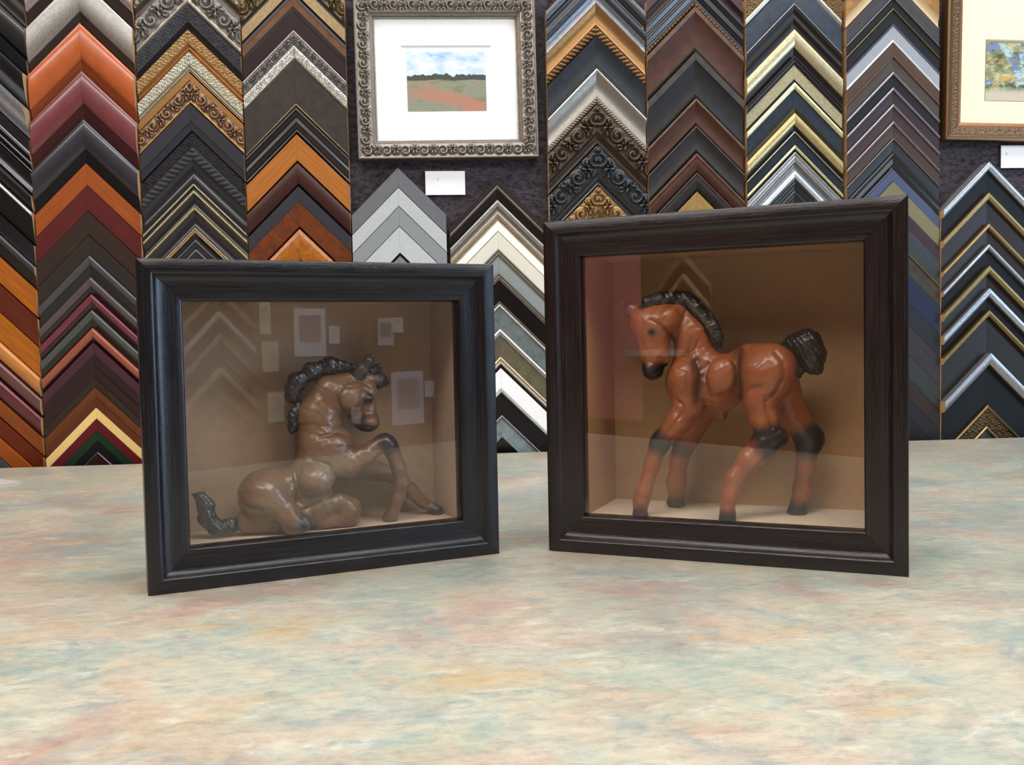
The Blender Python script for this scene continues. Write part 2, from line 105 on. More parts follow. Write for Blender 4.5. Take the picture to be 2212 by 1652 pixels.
('G', 'antique silver with rope lip', 0.7008, [(0.0, 5.0, '#c8c5bf', 'm', 'ridge', 23.9, 23.9), (5.0, 49.7, '#9d978d', 'm', 'cove', 22.9, 18.4), (49.7, 62.3, '#85796a', 'm', 'rope', 18.4, 17.4)]),
('G', 'brown bronze carved', 0.6368, [(0.0, 49.0, '#6b5a4a', 'm', 'scroll', 21.8, 19.6), (49.0, 70.1, '#4c3d33', 'm', 'cove', 18.4, 14.1)]),
('G', 'charcoal black carved', 0.5624, [(0.0, 50.9, '#33383c', 'g', 'scroll', 21.8, 19.6), (50.9, 72.1, '#1c1d22', 'g', 'cove', 18.4, 14.1)]),
('G', 'golden carved', 0.487, [(0.0, 43.4, '#b08a52', 'm', 'scroll', 20.6, 18.4), (43.4, 67.2, '#8a6638', 'm', 'cove', 17.4, 14.1)]),
('H', 'maroon and rose', 0.9147, [(0.0, 19.3, '#6a4a50', 'w', 'flat', 22.9, 20.6), (19.3, 41.2, '#2c1518', 'w', 'cove', 20.6, 17.4)]),
('H', 'blue black satin with copper bead', 0.8718, [(0.0, 45.5, '#1f2128', 'g', 'step', 23.9, 18.4), (45.5, 56.4, '#6a4c34', 'm', 'bead', 18.4, 17.4)]),
('H', 'rust brown leather with tan rim', 0.8146, [(0.0, 10.1, '#7a6152', 'l', 'flat', 23.9, 22.9), (10.1, 73.5, '#553429', 'l', 'cove', 21.8, 17.4), (73.5, 82.0, '#100a08', 'l', 'rope', 17.9, 17.9)]),
('H', 'dark slate leather with scalloped lip', 0.7318, [(0.0, 14.4, '#57504b', 'l', 'flat', 23.9, 22.9), (14.4, 76.3, '#2c2b2b', 'l', 'cove', 21.8, 17.4), (76.3, 84.0, '#100a08', 'l', 'rope', 17.9, 17.9)]),
('H', 'brown leather with beaded lip', 0.6469, [(0.0, 6.0, '#7d6450', 'l', 'ridge', 22.9, 22.3), (6.0, 43.4, '#553224', 'l', 'cove', 21.8, 18.4), (43.4, 49.4, '#150e0c', 'l', 'bead', 18.4, 17.4)]),
('H', 'dark grey brown with beaded lip', 0.5967, [(0.0, 3.4, '#6a5a50', 'l', 'ridge', 22.3, 22.3), (3.4, 42.7, '#383233', 'l', 'cove', 21.8, 18.4), (42.7, 49.5, '#120d0c', 'l', 'bead', 18.4, 17.4)]),
('H', 'rounded copper brown', 0.5464, [(0.0, 8.5, '#6b4836', 'l', 'ridge', 21.8, 21.8), (8.5, 35.1, '#4f2c1e', 'l', 'round', 20.6, 16.2)]),
('H', 'rounded dark brown', 0.5105, [(0.0, 5.1, '#55473f', 'l', 'ridge', 21.8, 21.8), (5.1, 33.4, '#2c2423', 'l', 'round', 20.6, 16.2)]),
('H', 'small tan wooden', 0.4753, [(0.0, 48.9, '#a8854f', 'w', 'flat', 20.6, 18.4)]),
('I', 'golden brown with silver lip', 0.9212, [(0.0, 37.3, '#86683f', 'm', 'floral', 22.9, 19.6), (37.3, 49.1, '#b9b5a8', 'm', 'ridge', 19.6, 18.4)]),
('I', 'slate blue marbled', 0.8704, [(0.0, 47.5, '#3a4656', 'b', 'flat', 20.6, 19.6)]),
('I', 'black stepped with silver rim', 0.822, [(0.0, 3.4, '#8d8d86', 'm', 'ridge', 22.9, 22.9), (3.4, 40.8, '#211b1d', 'w', 'step', 21.8, 17.4)]),
('I', 'champagne gold with black inner edge', 0.7803, [(0.0, 5.1, '#3a3130', 'w', 'flat', 22.9, 21.8), (5.1, 39.2, '#c3b68a', 'm', 'round', 21.8, 19.6), (39.2, 54.6, '#211819', 'w', 'flat', 18.4, 15.1)]),
('I', 'gold with black ridged rim', 0.7248, [(0.0, 16.2, '#231a1b', 'w', 'step', 22.9, 21.8), (16.2, 41.9, '#bdaf82', 'm', 'flat', 20.6, 19.6), (41.9, 47.9, '#191416', 'w', 'flat', 18.4, 17.4)]),
('I', 'dark blue with bright gilt rim', 0.6761, [(0.0, 12.0, '#d8cf9c', 'm', 'ridge', 22.9, 21.8), (12.0, 43.7, '#2c3642', 'l', 'flat', 19.6, 18.4)]),
('I', 'brushed gold with black edges', 0.6315, [(0.0, 10.3, '#4a4026', 'm', 'step', 21.8, 21.8), (10.3, 34.3, '#c2ab6c', 'm', 'round', 20.6, 19.6), (34.3, 44.7, '#141012', 'w', 'flat', 17.4, 15.1)]),
('I', 'blue black with thin silver rim', 0.586, [(0.0, 3.4, '#a3a08c', 'm', 'ridge', 21.8, 21.8), (3.4, 25.0, '#252a35', 'l', 'flat', 19.6, 18.4)]),
('I', 'pale gilt thin', 0.5602, [(0.0, 6.9, '#d5cb8e', 'm', 'ridge', 21.8, 21.8), (6.9, 12.1, '#191618', 'w', 'flat', 17.4, 17.4)]),
('I', 'bright silver stepped', 0.5472, [(0.0, 17.2, '#a5a5a6', 'm', 'step', 22.9, 20.6), (17.2, 34.5, '#7e7f82', 'm', 'cove', 19.6, 18.4), (34.5, 47.4, '#d0d1d3', 'm', 'ridge', 20.6, 19.6)]),
('I', 'black ridged low', 0.4989, [(0.0, 48.4, '#17171a', 'g', 'step', 20.6, 15.1)]),
('J', 'golden tan with cream lip', 0.9193, [(0.0, 29.9, '#b0824c', 'b', 'flat', 21.8, 20.6), (29.9, 49.6, '#d0b48c', 'p', 'cove', 20.6, 18.4)]),
('J', 'taupe grey flat', 0.868, [(0.0, 30.8, '#4e4a4c', 'w', 'flat', 20.6, 19.6)]),
('J', 'black flat with grey rim', 0.8363, [(0.0, 3.4, '#7d7a80', 'm', 'ridge', 21.8, 21.8), (3.4, 20.6, '#25252b', 'p', 'flat', 19.6, 18.4)]),
('J', 'black flat with gold rim', 0.8149, [(0.0, 3.4, '#7f7038', 'm', 'ridge', 21.8, 21.8), (3.4, 27.5, '#26272e', 'p', 'flat', 19.6, 18.4)]),
('J', 'bright silver grey with white inner line', 0.7866, [(0.0, 5.2, '#5c5c64', 'm', 'flat', 21.8, 21.8), (5.2, 30.1, '#a3a8b0', 'p', 'flat', 21.2, 20.6), (30.1, 35.2, '#e8f0f5', 'm', 'ridge', 20.6, 20.6)]),
('J', 'cocoa brown flat', 0.7505, [(0.0, 22.4, '#5e4739', 'w', 'flat', 20.6, 19.6)]),
('J', 'greyish taupe with brown rim', 0.7272, [(0.0, 3.4, '#76594a', 'w', 'ridge', 21.8, 21.8), (3.4, 29.3, '#574c43', 'w', 'flat', 19.6, 18.4)]),
('J', 'black with pinkish silver rim', 0.6971, [(0.0, 6.0, '#9c9298', 'm', 'ridge', 21.8, 21.8), (6.0, 28.5, '#2a2a30', 'p', 'flat', 19.6, 18.4)]),
('J', 'aubergine with silver rim', 0.6677, [(0.0, 6.0, '#9c9298', 'm', 'ridge', 21.8, 21.8), (6.0, 30.3, '#42333a', 'w', 'flat', 19.6, 18.4)]),
('J', 'dark chocolate with rosy rim', 0.6366, [(0.0, 6.1, '#a08e8c', 'm', 'ridge', 21.8, 21.8), (6.1, 31.2, '#4b3838', 'w', 'flat', 19.6, 18.4)]),
('J', 'mocha brown with rosy rim', 0.6045, [(0.0, 6.1, '#96827a', 'm', 'ridge', 21.8, 21.8), (6.1, 31.2, '#53423c', 'w', 'flat', 19.6, 18.4)]),
('J', 'charcoal grey with fine rim', 0.5725, [(0.0, 2.6, '#8a8078', 'm', 'ridge', 21.8, 21.8), (2.6, 24.3, '#3a393d', 'w', 'flat', 19.6, 18.4)]),
('J', 'deep black stepped', 0.5464, [(0.0, 32.2, '#0e0f14', 'g', 'step', 20.6, 16.2)]),
('J', 'powder blue flat', 0.5134, [(0.0, 20.9, '#5a6488', 'p', 'flat', 20.6, 18.4)]),
('J', 'olive beige flat', 0.4907, [(0.0, 32.3, '#8a8266', 'p', 'flat', 20.6, 18.4)]),
('J', 'dusky maroon flat', 0.4567, [(0.0, 27.1, '#4a3a3e', 'w', 'flat', 20.6, 18.4)]),
('J', 'slate grey thin', 0.4288, [(0.0, 31.5, '#474a52', 'w', 'flat', 20.6, 18.4)]),
('J', 'grey green with pale rim', 0.3964, [(0.0, 11.4, '#4f5450', 'w', 'flat', 20.6, 18.4)]),
('J', 'olive bronze flat', 0.3833, [(0.0, 2.6, '#8d8868', 'm', 'ridge', 21.8, 21.8), (2.6, 37.7, '#4a4436', 'l', 'flat', 19.6, 18.4)]),
('J', 'navy blue flat', 0.3439, [(0.0, 52.7, '#2f3752', 'p', 'flat', 20.6, 18.4)]),
('J', 'graphite flat', 0.2894, [(0.0, 41.4, '#34353d', 'p', 'flat', 20.6, 18.4)]),
('J', 'plum grey flat', 0.2462, [(0.0, 54.7, '#3f373c', 'w', 'flat', 20.6, 18.4)]),
('J', 'dark green grey flat', 0.1898, [(0.0, 44.2, '#3b413e', 'w', 'flat', 20.6, 18.4)]),
('J', 'dark umber flat', 0.1437, [(0.0, 34.6, '#3a302a', 'w', 'flat', 20.6, 18.4)]),
('J', 'blackish slate low', 0.1074, [(0.0, 35.5, '#2c2d31', 'w', 'flat', 20.6, 18.4)]),
('J', 'black brown lowest', 0.0701, [(0.0, 53.4, '#242223', 'w', 'flat', 20.6, 18.4)]),
('K', 'broad matte black with silver rim', 0.5255, [(0.0, 14.9, '#b2b6be', 'm', 'ridge', 30, 28), (14.9, 57.1, '#15191a', 'l', 'flat', 22, 20)]),
('K', 'dark brown with gold rim', 0.4675, [(0.0, 13.2, '#9d8654', 'm', 'ridge', 30, 28), (13.2, 58.1, '#2e211d', 'w', 'flat', 22, 20)]),
('K', 'umber brown with thin tan rim', 0.4085, [(0.0, 8.8, '#a98a5a', 'm', 'ridge', 30, 28), (8.8, 38.0, '#33241f', 'w', 'flat', 22, 20)]),
('K', 'black with thin silver rim', 0.3697, [(0.0, 8.8, '#aab0b8', 'm', 'ridge', 30, 28), (8.8, 40.7, '#17171a', 'l', 'flat', 22, 20)]),
('K', 'dark red brown with gold rim', 0.3281, [(0.0, 13.3, '#96804e', 'm', 'ridge', 32, 30), (13.3, 41.7, '#281a19', 'w', 'flat', 22, 20)]),
('K', 'black with broad silver rim', 0.2855, [(0.0, 15.1, '#aab2be', 'm', 'ridge', 32, 30), (15.1, 40.9, '#121214', 'l', 'flat', 22, 20)]),
('K', 'deep brown with bronze rim', 0.2438, [(0.0, 11.6, '#8d7546', 'm', 'ridge', 32, 30), (11.6, 81.1, '#211917', 'w', 'flat', 22, 20)]),
('K', 'wide black with thick grey rim', 0.1618, [(0.0, 21.4, '#a2a2a6', 'm', 'ridge', 36, 32), (21.4, 98.5, '#101012', 'l', 'flat', 22, 20)]),
('K', 'rough carved bronze', 0.0616, [(0.0, 7.2, '#8d7048', 'm', 'ridge', 26, 26), (7.2, 39.5, '#7a6038', 'm', 'floral', 24, 18)]),
('K', 'small pale gold', 0.0202, [(0.0, 6.3, '#b89c62', 'm', 'ridge', 22, 22), (6.3, 36.0, '#8a8478', 'm', 'flat', 18, 14)])]
COLU={'A': (-0.8015, 0.0925), 'B': (-0.6155, 0.0905), 'C': (-0.431, 0.0912), 'D': (-0.246, 0.0915), 'E': (-0.0665, 0.0858), 'F': (0.1135, 0.0885), 'G': (0.3015, 0.0921), 'H': (0.4875, 0.0913), 'I': (0.676, 0.0925), 'J': (0.868, 0.0913), 'K': (1.053, 0.0915)}
LIGHT = 8.0; LIGHT2 = 14.5; SKY = 13.0; EXPO = -0.05
SAT = 1.0
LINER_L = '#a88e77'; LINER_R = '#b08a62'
REAR = [(1.17, .25, .125, .165, '#ece8e6', '#8f8488', 'tall white print with grey picture mirrored above the lying foal'),
        (1.268, .24, .042, .062, '#f0eee8', '#d8d4cc', 'small white card mirrored just right of the tall print with grey picture'),
        (1.49, .25, .07, .10, '#c8c0c0', '#8a7f84', 'small dim print mirrored in the upper right of the left glass'),
        (1.548, .275, .045, .055, '#e8e4dc', '#cfcac2', 'small cream card mirrored in the upper right of the left glass'),
        (1.585, 0.0, .15, .20, '#dcd4de', '#a89aa0', 'lilac print mirrored right of the head of the lying foal'),
        (1.69, .03, .045, .06, '#ebe6de', '#d4cec6', 'small pale card mirrored at the far right of the left glass'),
        (1.0, .30, .04, .11, '#e4dac0', '#c8bca0', 'narrow cream strip mirrored at the top, left of the mane'),
        (1.015, .17, .06, .10, '#d8ccae', '#c0b294', 'beige sheet mirrored under the narrow cream strip'),
        (1.03, 0.0, .06, .10, '#e4dcc8', '#cabfa8', 'cream sheet mirrored left of the lowest tuft of mane'),
        (1.35, -.05, .04, .06, '#eae0dc', '#dcd0cc', 'small pinkish card mirrored on the cheek of the lying foal')]
REARCH = [(.83, .47, ('#a88c84', '#b89c94', '#dcd4cc', '#a89c90')), (.83, .14, ('#b8aca0', '#8a7a68')), (-1.5, .52, ('#b89c78', '#e0c898', '#b09868'))]


# ------------------------------------------------------------------ materials
def lin(h):
    h = h.lstrip('#'); o = []
    for i in (0, 2, 4):
        c = int(h[i:i+2], 16)/255
        o.append(c/12.92 if c <= .04045 else ((c+.055)/1.055)**2.4)
    return o
class NT:
    def __init__(s, name):
        s.m = bpy.data.materials.new(name); s.m.use_nodes = True
        s.t = s.m.node_tree; s.t.nodes.clear()
        s.out = s.n('ShaderNodeOutputMaterial')
    def n(s, typ, **kw):
        o = s.t.nodes.new(typ)
        for k, v in kw.items():
            if k.startswith('i_'): o.inputs[k[2:].replace('_', ' ')].default_value = v
            else: setattr(o, k, v)
        return o
    def l(s, a, b): s.t.links.new(a, b)
    def bsdf(s, rough=.5, metal=0, spec=.5, coat=0, coat_rough=.05):
        b = s.n('ShaderNodeBsdfPrincipled')
        b.inputs['Roughness'].default_value = rough; b.inputs['Metallic'].default_value = metal
        b.inputs['Specular IOR Level'].default_value = spec
        b.inputs['Coat Weight'].default_value = coat; b.inputs['Coat Roughness'].default_value = coat_rough
        s.l(b.outputs[0], s.out.inputs[0]); s.b = b
        return b
    def coord(s, scale=(1, 1, 1), kind='Object', rot=(0, 0, 0)):
        c = s.n('ShaderNodeTexCoord'); m = s.n('ShaderNodeMapping')
        m.inputs['Scale'].default_value = scale; m.inputs['Rotation'].default_value = rot
        s.l(c.outputs[kind], m.inputs[0]); return m.outputs[0]
    def noise(s, vec, scale, detail=4, rough=.55, dist=0):
        n = s.n('ShaderNodeTexNoise'); n.inputs['Scale'].default_value = scale
        n.inputs['Detail'].default_value = detail; n.inputs['Roughness'].default_value = rough
        n.inputs['Distortion'].default_value = dist
        s.l(vec, n.inputs['Vector']); return n.outputs['Fac']
    def ramp(s, fac, stops):
        r = s.n('ShaderNodeValToRGB'); e = r.color_ramp.elements
        while len(e) < len(stops): e.new(.5)
        for el, (p, c) in zip(e, stops):
            el.position = p; el.color = (*c, 1) if len(c) == 3 else c
        s.l(fac, r.inputs[0]); return r.outputs[0]
    def mix(s, fac, a, b, mode='MIX'):
        m = s.n('ShaderNodeMix', data_type='RGBA', blend_type=mode)
        if isinstance(fac, (int, float)): m.inputs[0].default_value = fac
        else: s.l(fac, m.inputs[0])
        for v, i in ((a, 6), (b, 7)):
            if isinstance(v, (list, tuple)): m.inputs[i].default_value = (*v[:3], 1)
            else: s.l(v, m.inputs[i])
        return m.outputs[2]
    def bump(s, h, strength=.3, dist=.001):
        b = s.n('ShaderNodeBump'); b.inputs['Strength'].default_value = strength
        b.inputs['Distance'].default_value = dist
        s.l(h, b.inputs['Height']); s.l(b.outputs[0], s.b.inputs['Normal'])
FIN = {}
def sc(c, k): return [min(1, v*k) for v in c]
def finish(hexc, f):
    key = (hexc, f)
    if key in FIN: return FIN[key]
    c = lin(hexc); g_ = .3*c[0]+.59*c[1]+.11*c[2]; kk_ = .66+.36*min(1, g_*1.4); ss_ = SAT*(.86 if f == 'm' else 1); c = [kk_*(g_+(q_-g_)*ss_) for q_ in c]
    n = NT('moulding_'+{'w': 'wood', 'g': 'lacquer', 'm': 'leaf', 'l': 'leather', 'p': 'paint', 'n': 'linen', 'b': 'burl'}[f])
    if f == 'w':
        n.bsdf(.42, spec=.3)
        v = n.coord((6, 90, 90)); fac = n.noise(v, 3, 4, .6)
        n.l(n.ramp(fac, [(.3, sc(c, .75)), (.7, sc(c, 1.2))]), n.b.inputs[0])
    elif f == 'g':
        n.bsdf(.27, spec=.5, coat=.3, coat_rough=.12)
        fac = n.noise(n.coord((20, 60, 60)), 2, 3)
        n.l(n.ramp(fac, [(.3, sc(c, .88)), (.7, sc(c, 1.1))]), n.b.inputs[0])
    elif f == 'm':
        n.bsdf(.38, metal=.75)
        fac = n.noise(n.coord((60, 120, 120)), 3, 4, .65)
        n.l(n.ramp(fac, [(.25, sc(c, .7)), (.5, sc(c, 1.05)), (.75, sc(c, 1.3))]), n.b.inputs[0])
        n.bump(fac, .25, .0006)
    elif f == 'l':
        n.bsdf(.55, spec=.25)
        fac = n.noise(n.coord((1, 1, 1)), 55, 6, .7); f2 = n.noise(n.coord((1, 1, 1)), 900, 2)
        n.l(n.ramp(fac, [(.3, sc(c, .68)), (.7, sc(c, 1.3))]), n.b.inputs[0])
        n.bump(f2, .3, .0005)
    elif f == 'n':
        n.bsdf(.7, spec=.2)
        fac = n.noise(n.coord((320, 30, 30)), 3, 5, .75); f2 = n.noise(n.coord((30, 320, 30)), 3, 4, .7)
        n.l(n.mix(.35, n.ramp(fac, [(.3, sc(c, .8)), (.7, sc(c, 1.2))]), n.ramp(f2, [(.3, sc(c, .8)), (.7, sc(c, 1.2))])), n.b.inputs[0])
        n.bump(fac, .4, .0005)
    elif f == 'p':
        n.bsdf(.6, spec=.22)
        fac = n.noise(n.coord((1, 1, 1)), 300, 2)
        n.l(n.ramp(fac, [(.3, sc(c, .94)), (.7, sc(c, 1.04))]), n.b.inputs[0])
    else:
        n.bsdf(.28, spec=.5, coat=.3)
        fac = n.noise(n.coord((1, 1, 1)), 45, 6, .65, 1.5)
        n.l(n.ramp(fac, [(.3, sc(c, .55)), (.5, c), (.72, sc(c, 1.35))]), n.b.inputs[0])
    FIN[key] = n.m
    return n.m
def plain(name, hexc, rough=.6, metal=0, spec=.4, coat=0, grain=None, amt=.12):
    n = NT(name); c = lin(hexc); n.bsdf(rough, metal, spec, coat)
    fac = n.noise(n.coord(grain or (40, 40, 40)), 3, 4)
    n.l(n.ramp(fac, [(.3, sc(c, 1-amt)), (.7, sc(c, 1+amt))]), n.b.inputs[0])
    return n.m
RAW = plain('raw_wood', '#b89468', .75, grain=(30, 30, 200))

# ------------------------------------------------------------------ mesh helpers
def put(name, me, mats, parent=None, mx=None):
    o = bpy.data.objects.new(name, me)
    for m in (mats if isinstance(mats, (list, tuple)) else [mats]):
        me.materials.append(m)
    C.objects.link(o)
    if parent: o.parent = parent
    if mx is not None: o.matrix_basis = mx
    return o
def empty(name, loc, rz=0, **props):
    o = bpy.data.objects.new(name, None); C.objects.link(o)
    o.empty_display_size = .02
    o.location = loc; o.rotation_euler = (0, 0, rz)
    for k, v in props.items(): o[k] = v
    return o
def tag(o, label, cat, group=None):
    o['label'] = label; o['category'] = cat
    if group: o['group'] = group
    return o
def struct(o, label=None):
    o['kind'] = 'structure'
    if label: o['label'] = label
    return o
def fix(bm, sharp=35):
    bmesh.ops.recalc_face_normals(bm, faces=bm.faces[:])
    me = bpy.data.meshes.new('m'); bm.to_mesh(me); bm.free()
    for p in me.polygons: p.use_smooth = True
    me.set_sharp_from_angle(angle=math.radians(sharp))
    return me
def boxm(x0, x1, y0, y1, z0, z1, bevel=0, segs=2):
    bm = bmesh.new()
    bmesh.ops.create_cube(bm, size=1)
    for v in bm.verts:
        v.co = Vector(((x0+x1)/2+v.co.x*(x1-x0), (y0+y1)/2+v.co.y*(y1-y0), (z0+z1)/2+v.co.z*(z1-z0)))
    if bevel: bmesh.ops.bevel(bm, geom=bm.edges[:], offset=bevel, segments=segs, affect='EDGES')
    return fix(bm)
def smooth(a, b, x):
    t = np.clip((x-a)/(b-a), 0, 1); return t*t*(3-2*t)
# relief height functions, millimetres
def relief(style, ha, hb, W, s, t, x):
    base = ha+(hb-ha)*x
    b = 1-(2*x-1)**2
    if style == 'flat': return base
    if style == 'round': return base+min(6, .32*W)*np.sqrt(np.clip(b, 0, 1))*.9
    if style == 'cove': return base-min(4.5, .2*W)*b
    if style == 'ridge': return base+min(2, .35*W)*b
    if style == 'step':
        return base+min(1.2, .07*W)*np.sin(2*np.pi*2*x)
    if style == 'rope':
        p = max(4.5, W*.62)
        return base-1+min(3, .4*W)*np.sqrt(np.clip(b, 0, 1))*(.35+.65*np.abs(np.sin(np.pi*(s/p+x*.9))))
    if style == 'bead':
        p = max(2.2, W); q = np.mod(s, p)/p*2-1
        return base-.4+W*.42*np.sqrt(np.clip(1-(2*x-1)**2-q*q, 0, 1))
    edge = smooth(0, .08, x)*smooth(1, .92, x)
    if style in ('scroll', 'acanthus'):
        p = (1.30 if style == 'scroll' else 1.45)*W; c = np.floor(s/p); q = s-(c+.5)*p; fl = np.where(np.mod(c, 2) > .5, 1., -1.)
        if style == 'acanthus': fl = fl*0+1
        ty = (t-W/2)*fl+.04*W; r = np.hypot(q, ty); th = np.arctan2(ty, q)
        R = .43*W
        spi = .5+.5*np.cos(2*np.pi*(r/(.30*W))-th)
        vol = smooth(R, R*.8, r)*(.12+.88*spi**.8)
        boss = 1.15*np.exp(-(r/(.10*W))**2)
        q2 = np.mod(s, p); q2 = np.where(q2 > p/2, q2-p, q2); ty2 = (t-W/2)*fl-.10*W
        r2 = np.hypot(q2, ty2); th2 = np.arctan2(ty2, q2)
        leaf = smooth(.52*W, .30*W, r2)*(.3+.7*np.abs(np.cos(3.5*th2+.6)))*smooth(.02*W, .12*W, r2)*smooth(R*.9, R*1.12, r)
        return base-1+edge*min(7, .28*W)*np.maximum(np.maximum(vol, boss), leaf)
    if style == 'floral':
        a = np.sin(2*np.pi*s/6.5+1.6*np.sin(2*np.pi*t/8))*np.sin(2*np.pi*t/5.5+1.3*np.sin(2*np.pi*s/10))
        b2 = np.sin(2*np.pi*s/2.9+2*np.sin(t*1.3))*np.sin(2*np.pi*t/2.7+1.1*np.sin(s*.9))
        return base+edge*(1.0*a+.45*b2)
    if style == 'scratch':
        a = np.abs(np.sin(s*1.25+.9*np.sin(t*.4+s*.21)+1.1*np.sin(s*.43)))**3+.6*np.abs(np.sin(s*.83+t*.31+np.sin(s*.2)))**4
        return base+2.0*a*(.15+.85*np.sin(np.pi*np.clip(x, 0, 1))**.5)
    raise ValueError(style)
NX = {'flat': 2, 'round': 11, 'cove': 10, 'ridge': 5, 'step': 22}
def band(t0, t1, style, ha, hb, e0, e1, sgn, base=0):
    """closed prism; e0,e1 = (c,k): s runs from c0+k0*t to c1+k1*t (mm). sgn: direction of t. all mm"""
    W = t1-t0
    if style in NX: nt = NX[style]; ns = 2
    else:
        nt = max(6, min(60, int(W/.55))); ns = int(max(abs(e1[0]+e1[1]*t0-e0[0]-e0[1]*t0), 10)/(.55 if W < 6 else .8))
        if style == 'bead': nt = 7; ns = int(abs(e1[0])/max(2.2, W)*7)
    x = np.linspace(0, 1, nt)
    if style == 'round': x = .5-.5*np.cos(np.pi*x)
    t = t0+W*x
    f = np.linspace(0, 1, ns)
    T = np.repeat(t[:, None], ns, 1); X = np.repeat(x[:, None], ns, 1)
    S0 = e0[0]+e0[1]*T; S1 = e1[0]+e1[1]*T
    S = S0+(S1-S0)*f[None, :]
    Hh = np.maximum(relief(style, ha, hb, W, S, T-t0, X), base+1)
    V = np.stack([S, sgn*T, Hh], -1).reshape(-1, 3)
    B0 = np.stack([S[0], sgn*T[0], np.full(ns, base)], -1); B1 = np.stack([S[-1], sgn*T[-1], np.full(ns, base)], -1)
    verts = np.concatenate([V, B0, B1])/1000
    nb = nt*ns; F = []; mi = []
    for i in range(nt-1):
        for j in range(ns-1):
            a = i*ns+j; F.append((a, a+1, a+ns+1, a+ns)); mi.append(0)
    for j in range(ns-1):
        F.append((nb+j, nb+j+1, j+1, j)); mi.append(0)
        a = (nt-1)*ns+j; F.append((a, a+1, nb+ns+j+1, nb+ns+j)); mi.append(0)
        F.append((nb+j, nb+ns+j, nb+ns+j+1, nb+j+1)); mi.append(0)
    F.append(tuple([i*ns for i in range(nt)]+[nb+ns, nb])); mi.append(0)
    F.append(tuple([i*ns+ns-1 for i in range(nt)]+[nb+2*ns-1, nb+ns-1])); mi.append(1)
    me = bpy.data.meshes.new('band')
    me.from_pydata(verts.tolist(), [], F); me.update()
    bm = bmesh.new(); bm.from_mesh(me)
    for fa, m in zip(bm.faces, mi): fa.material_index = m
    bmesh.ops.recalc_face_normals(bm, faces=bm.faces[:])
    bm.to_mesh(me); bm.free()
    for p in me.polygons: p.use_smooth = True
    me.set_sharp_from_angle(angle=math.radians(38 if style in NX else 65))
    return me
BN = {'rope': 'rope_lip', 'bead': 'beaded_lip', 'scroll': 'carved_band', 'floral': 'embossed_band', 'scratch': 'scratched_band', 'acanthus': 'carved_band',
      'ridge': 'rim', 'step': 'stepped_band', 'cove': 'cove_band', 'flat': 'flat_band', 'round': 'rounded_band'}
S2 = math.sqrt(.5)
def basis(sx, tx, hx, org=(0, 0, 0)):
    m = Matrix.Identity(4)
    for r in range(3):
        m[r][0] = sx[r]; m[r][1] = tx[r]; m[r][2] = hx[r]; m[r][3] = org[r]
    return m
def rail(root, bands, e0, e1, sgn, mx, raw=RAW, name='rail'):
    """bands: (t0,t1,color,finish,style,ha,hb) mm; the widest band is the rail, the others its children"""
    main = max(range(len(bands)), key=lambda i: bands[i][1]-bands[i][0])
    order = [main]+[i for i in range(len(bands)) if i != main]
    ro = None
    for i in order:
        t0, t1, col, fin, st, ha, hb = bands[i]
        me = band(t0, t1, st, ha, hb, e0, e1, sgn)
        m = col if isinstance(col, bpy.types.Material) else finish(col, fin)
        if ro is None: ro = put(name, me, [m, raw], root, mx)
        else: put(BN[st], me, [m, raw], ro)
    return ro

# ------------------------------------------------------------------ frames of reference
WY, WD = WALL
WA = Vector((math.cos(WY), math.sin(WY), 0)); WN = Vector((-math.sin(WY), math.cos(WY), 0))
def wp(u, z, off=0): return WA*u+WN*(WD-off)+Vector((0, 0, z))

# ------------------------------------------------------------------ room
ZF, ZC, XW, YR = -.93, 1.75, 2.6, -1.25
carpet = NT('charcoal_nap_fabric'); carpet.bsdf(.95, spec=.1)
v = carpet.coord((1, 1, 1.9)); f1 = carpet.noise(v, 95, 6, .75, .4); f2 = carpet.noise(v, 300, 3, .6)
cm = carpet.mix(f2, carpet.ramp(f1, [(.35, lin('#342f34')), (.65, lin('#5a545b'))]), carpet.ramp(f1, [(.35, lin('#242024')), (.65, lin('#6a636a'))]))
carpet.l(cm, carpet.b.inputs[0]); carpet.bump(f1, .9, .006)
wallp = plain('painted_wall', '#6e5c50', .8, amt=.05)
ceilm = plain('ceiling_tile', '#d9d6ce', .9, amt=.04)
floorm = plain('shop_carpet', '#5b5048', .95, amt=.2)
def roombox(name, x0, x1, y0, y1, z0, z1, m):
    o = put(name, boxm(x0, x1, y0, y1, z0, z1), m); o.rotation_euler = (0, 0, WY)
    return struct(o)
roombox('wall_back', -XW-.1, XW+.1, WD, WD+.1, ZF, ZC, carpet.m)
roombox('wall_front', -XW-.1, XW+.1, YR-.1, YR, ZF, ZC, wallp)
roombox('wall_left', -XW-.1, -XW, YR, WD, ZF, ZC, wallp)
roombox('floor', -XW-.1, XW+.1, YR-.1, WD+.1, ZF-.1, ZF, floorm)
roombox('ceiling', -XW-.1, XW+.1, YR-.1, WD+.1, ZC, ZC+.1, ceilm)
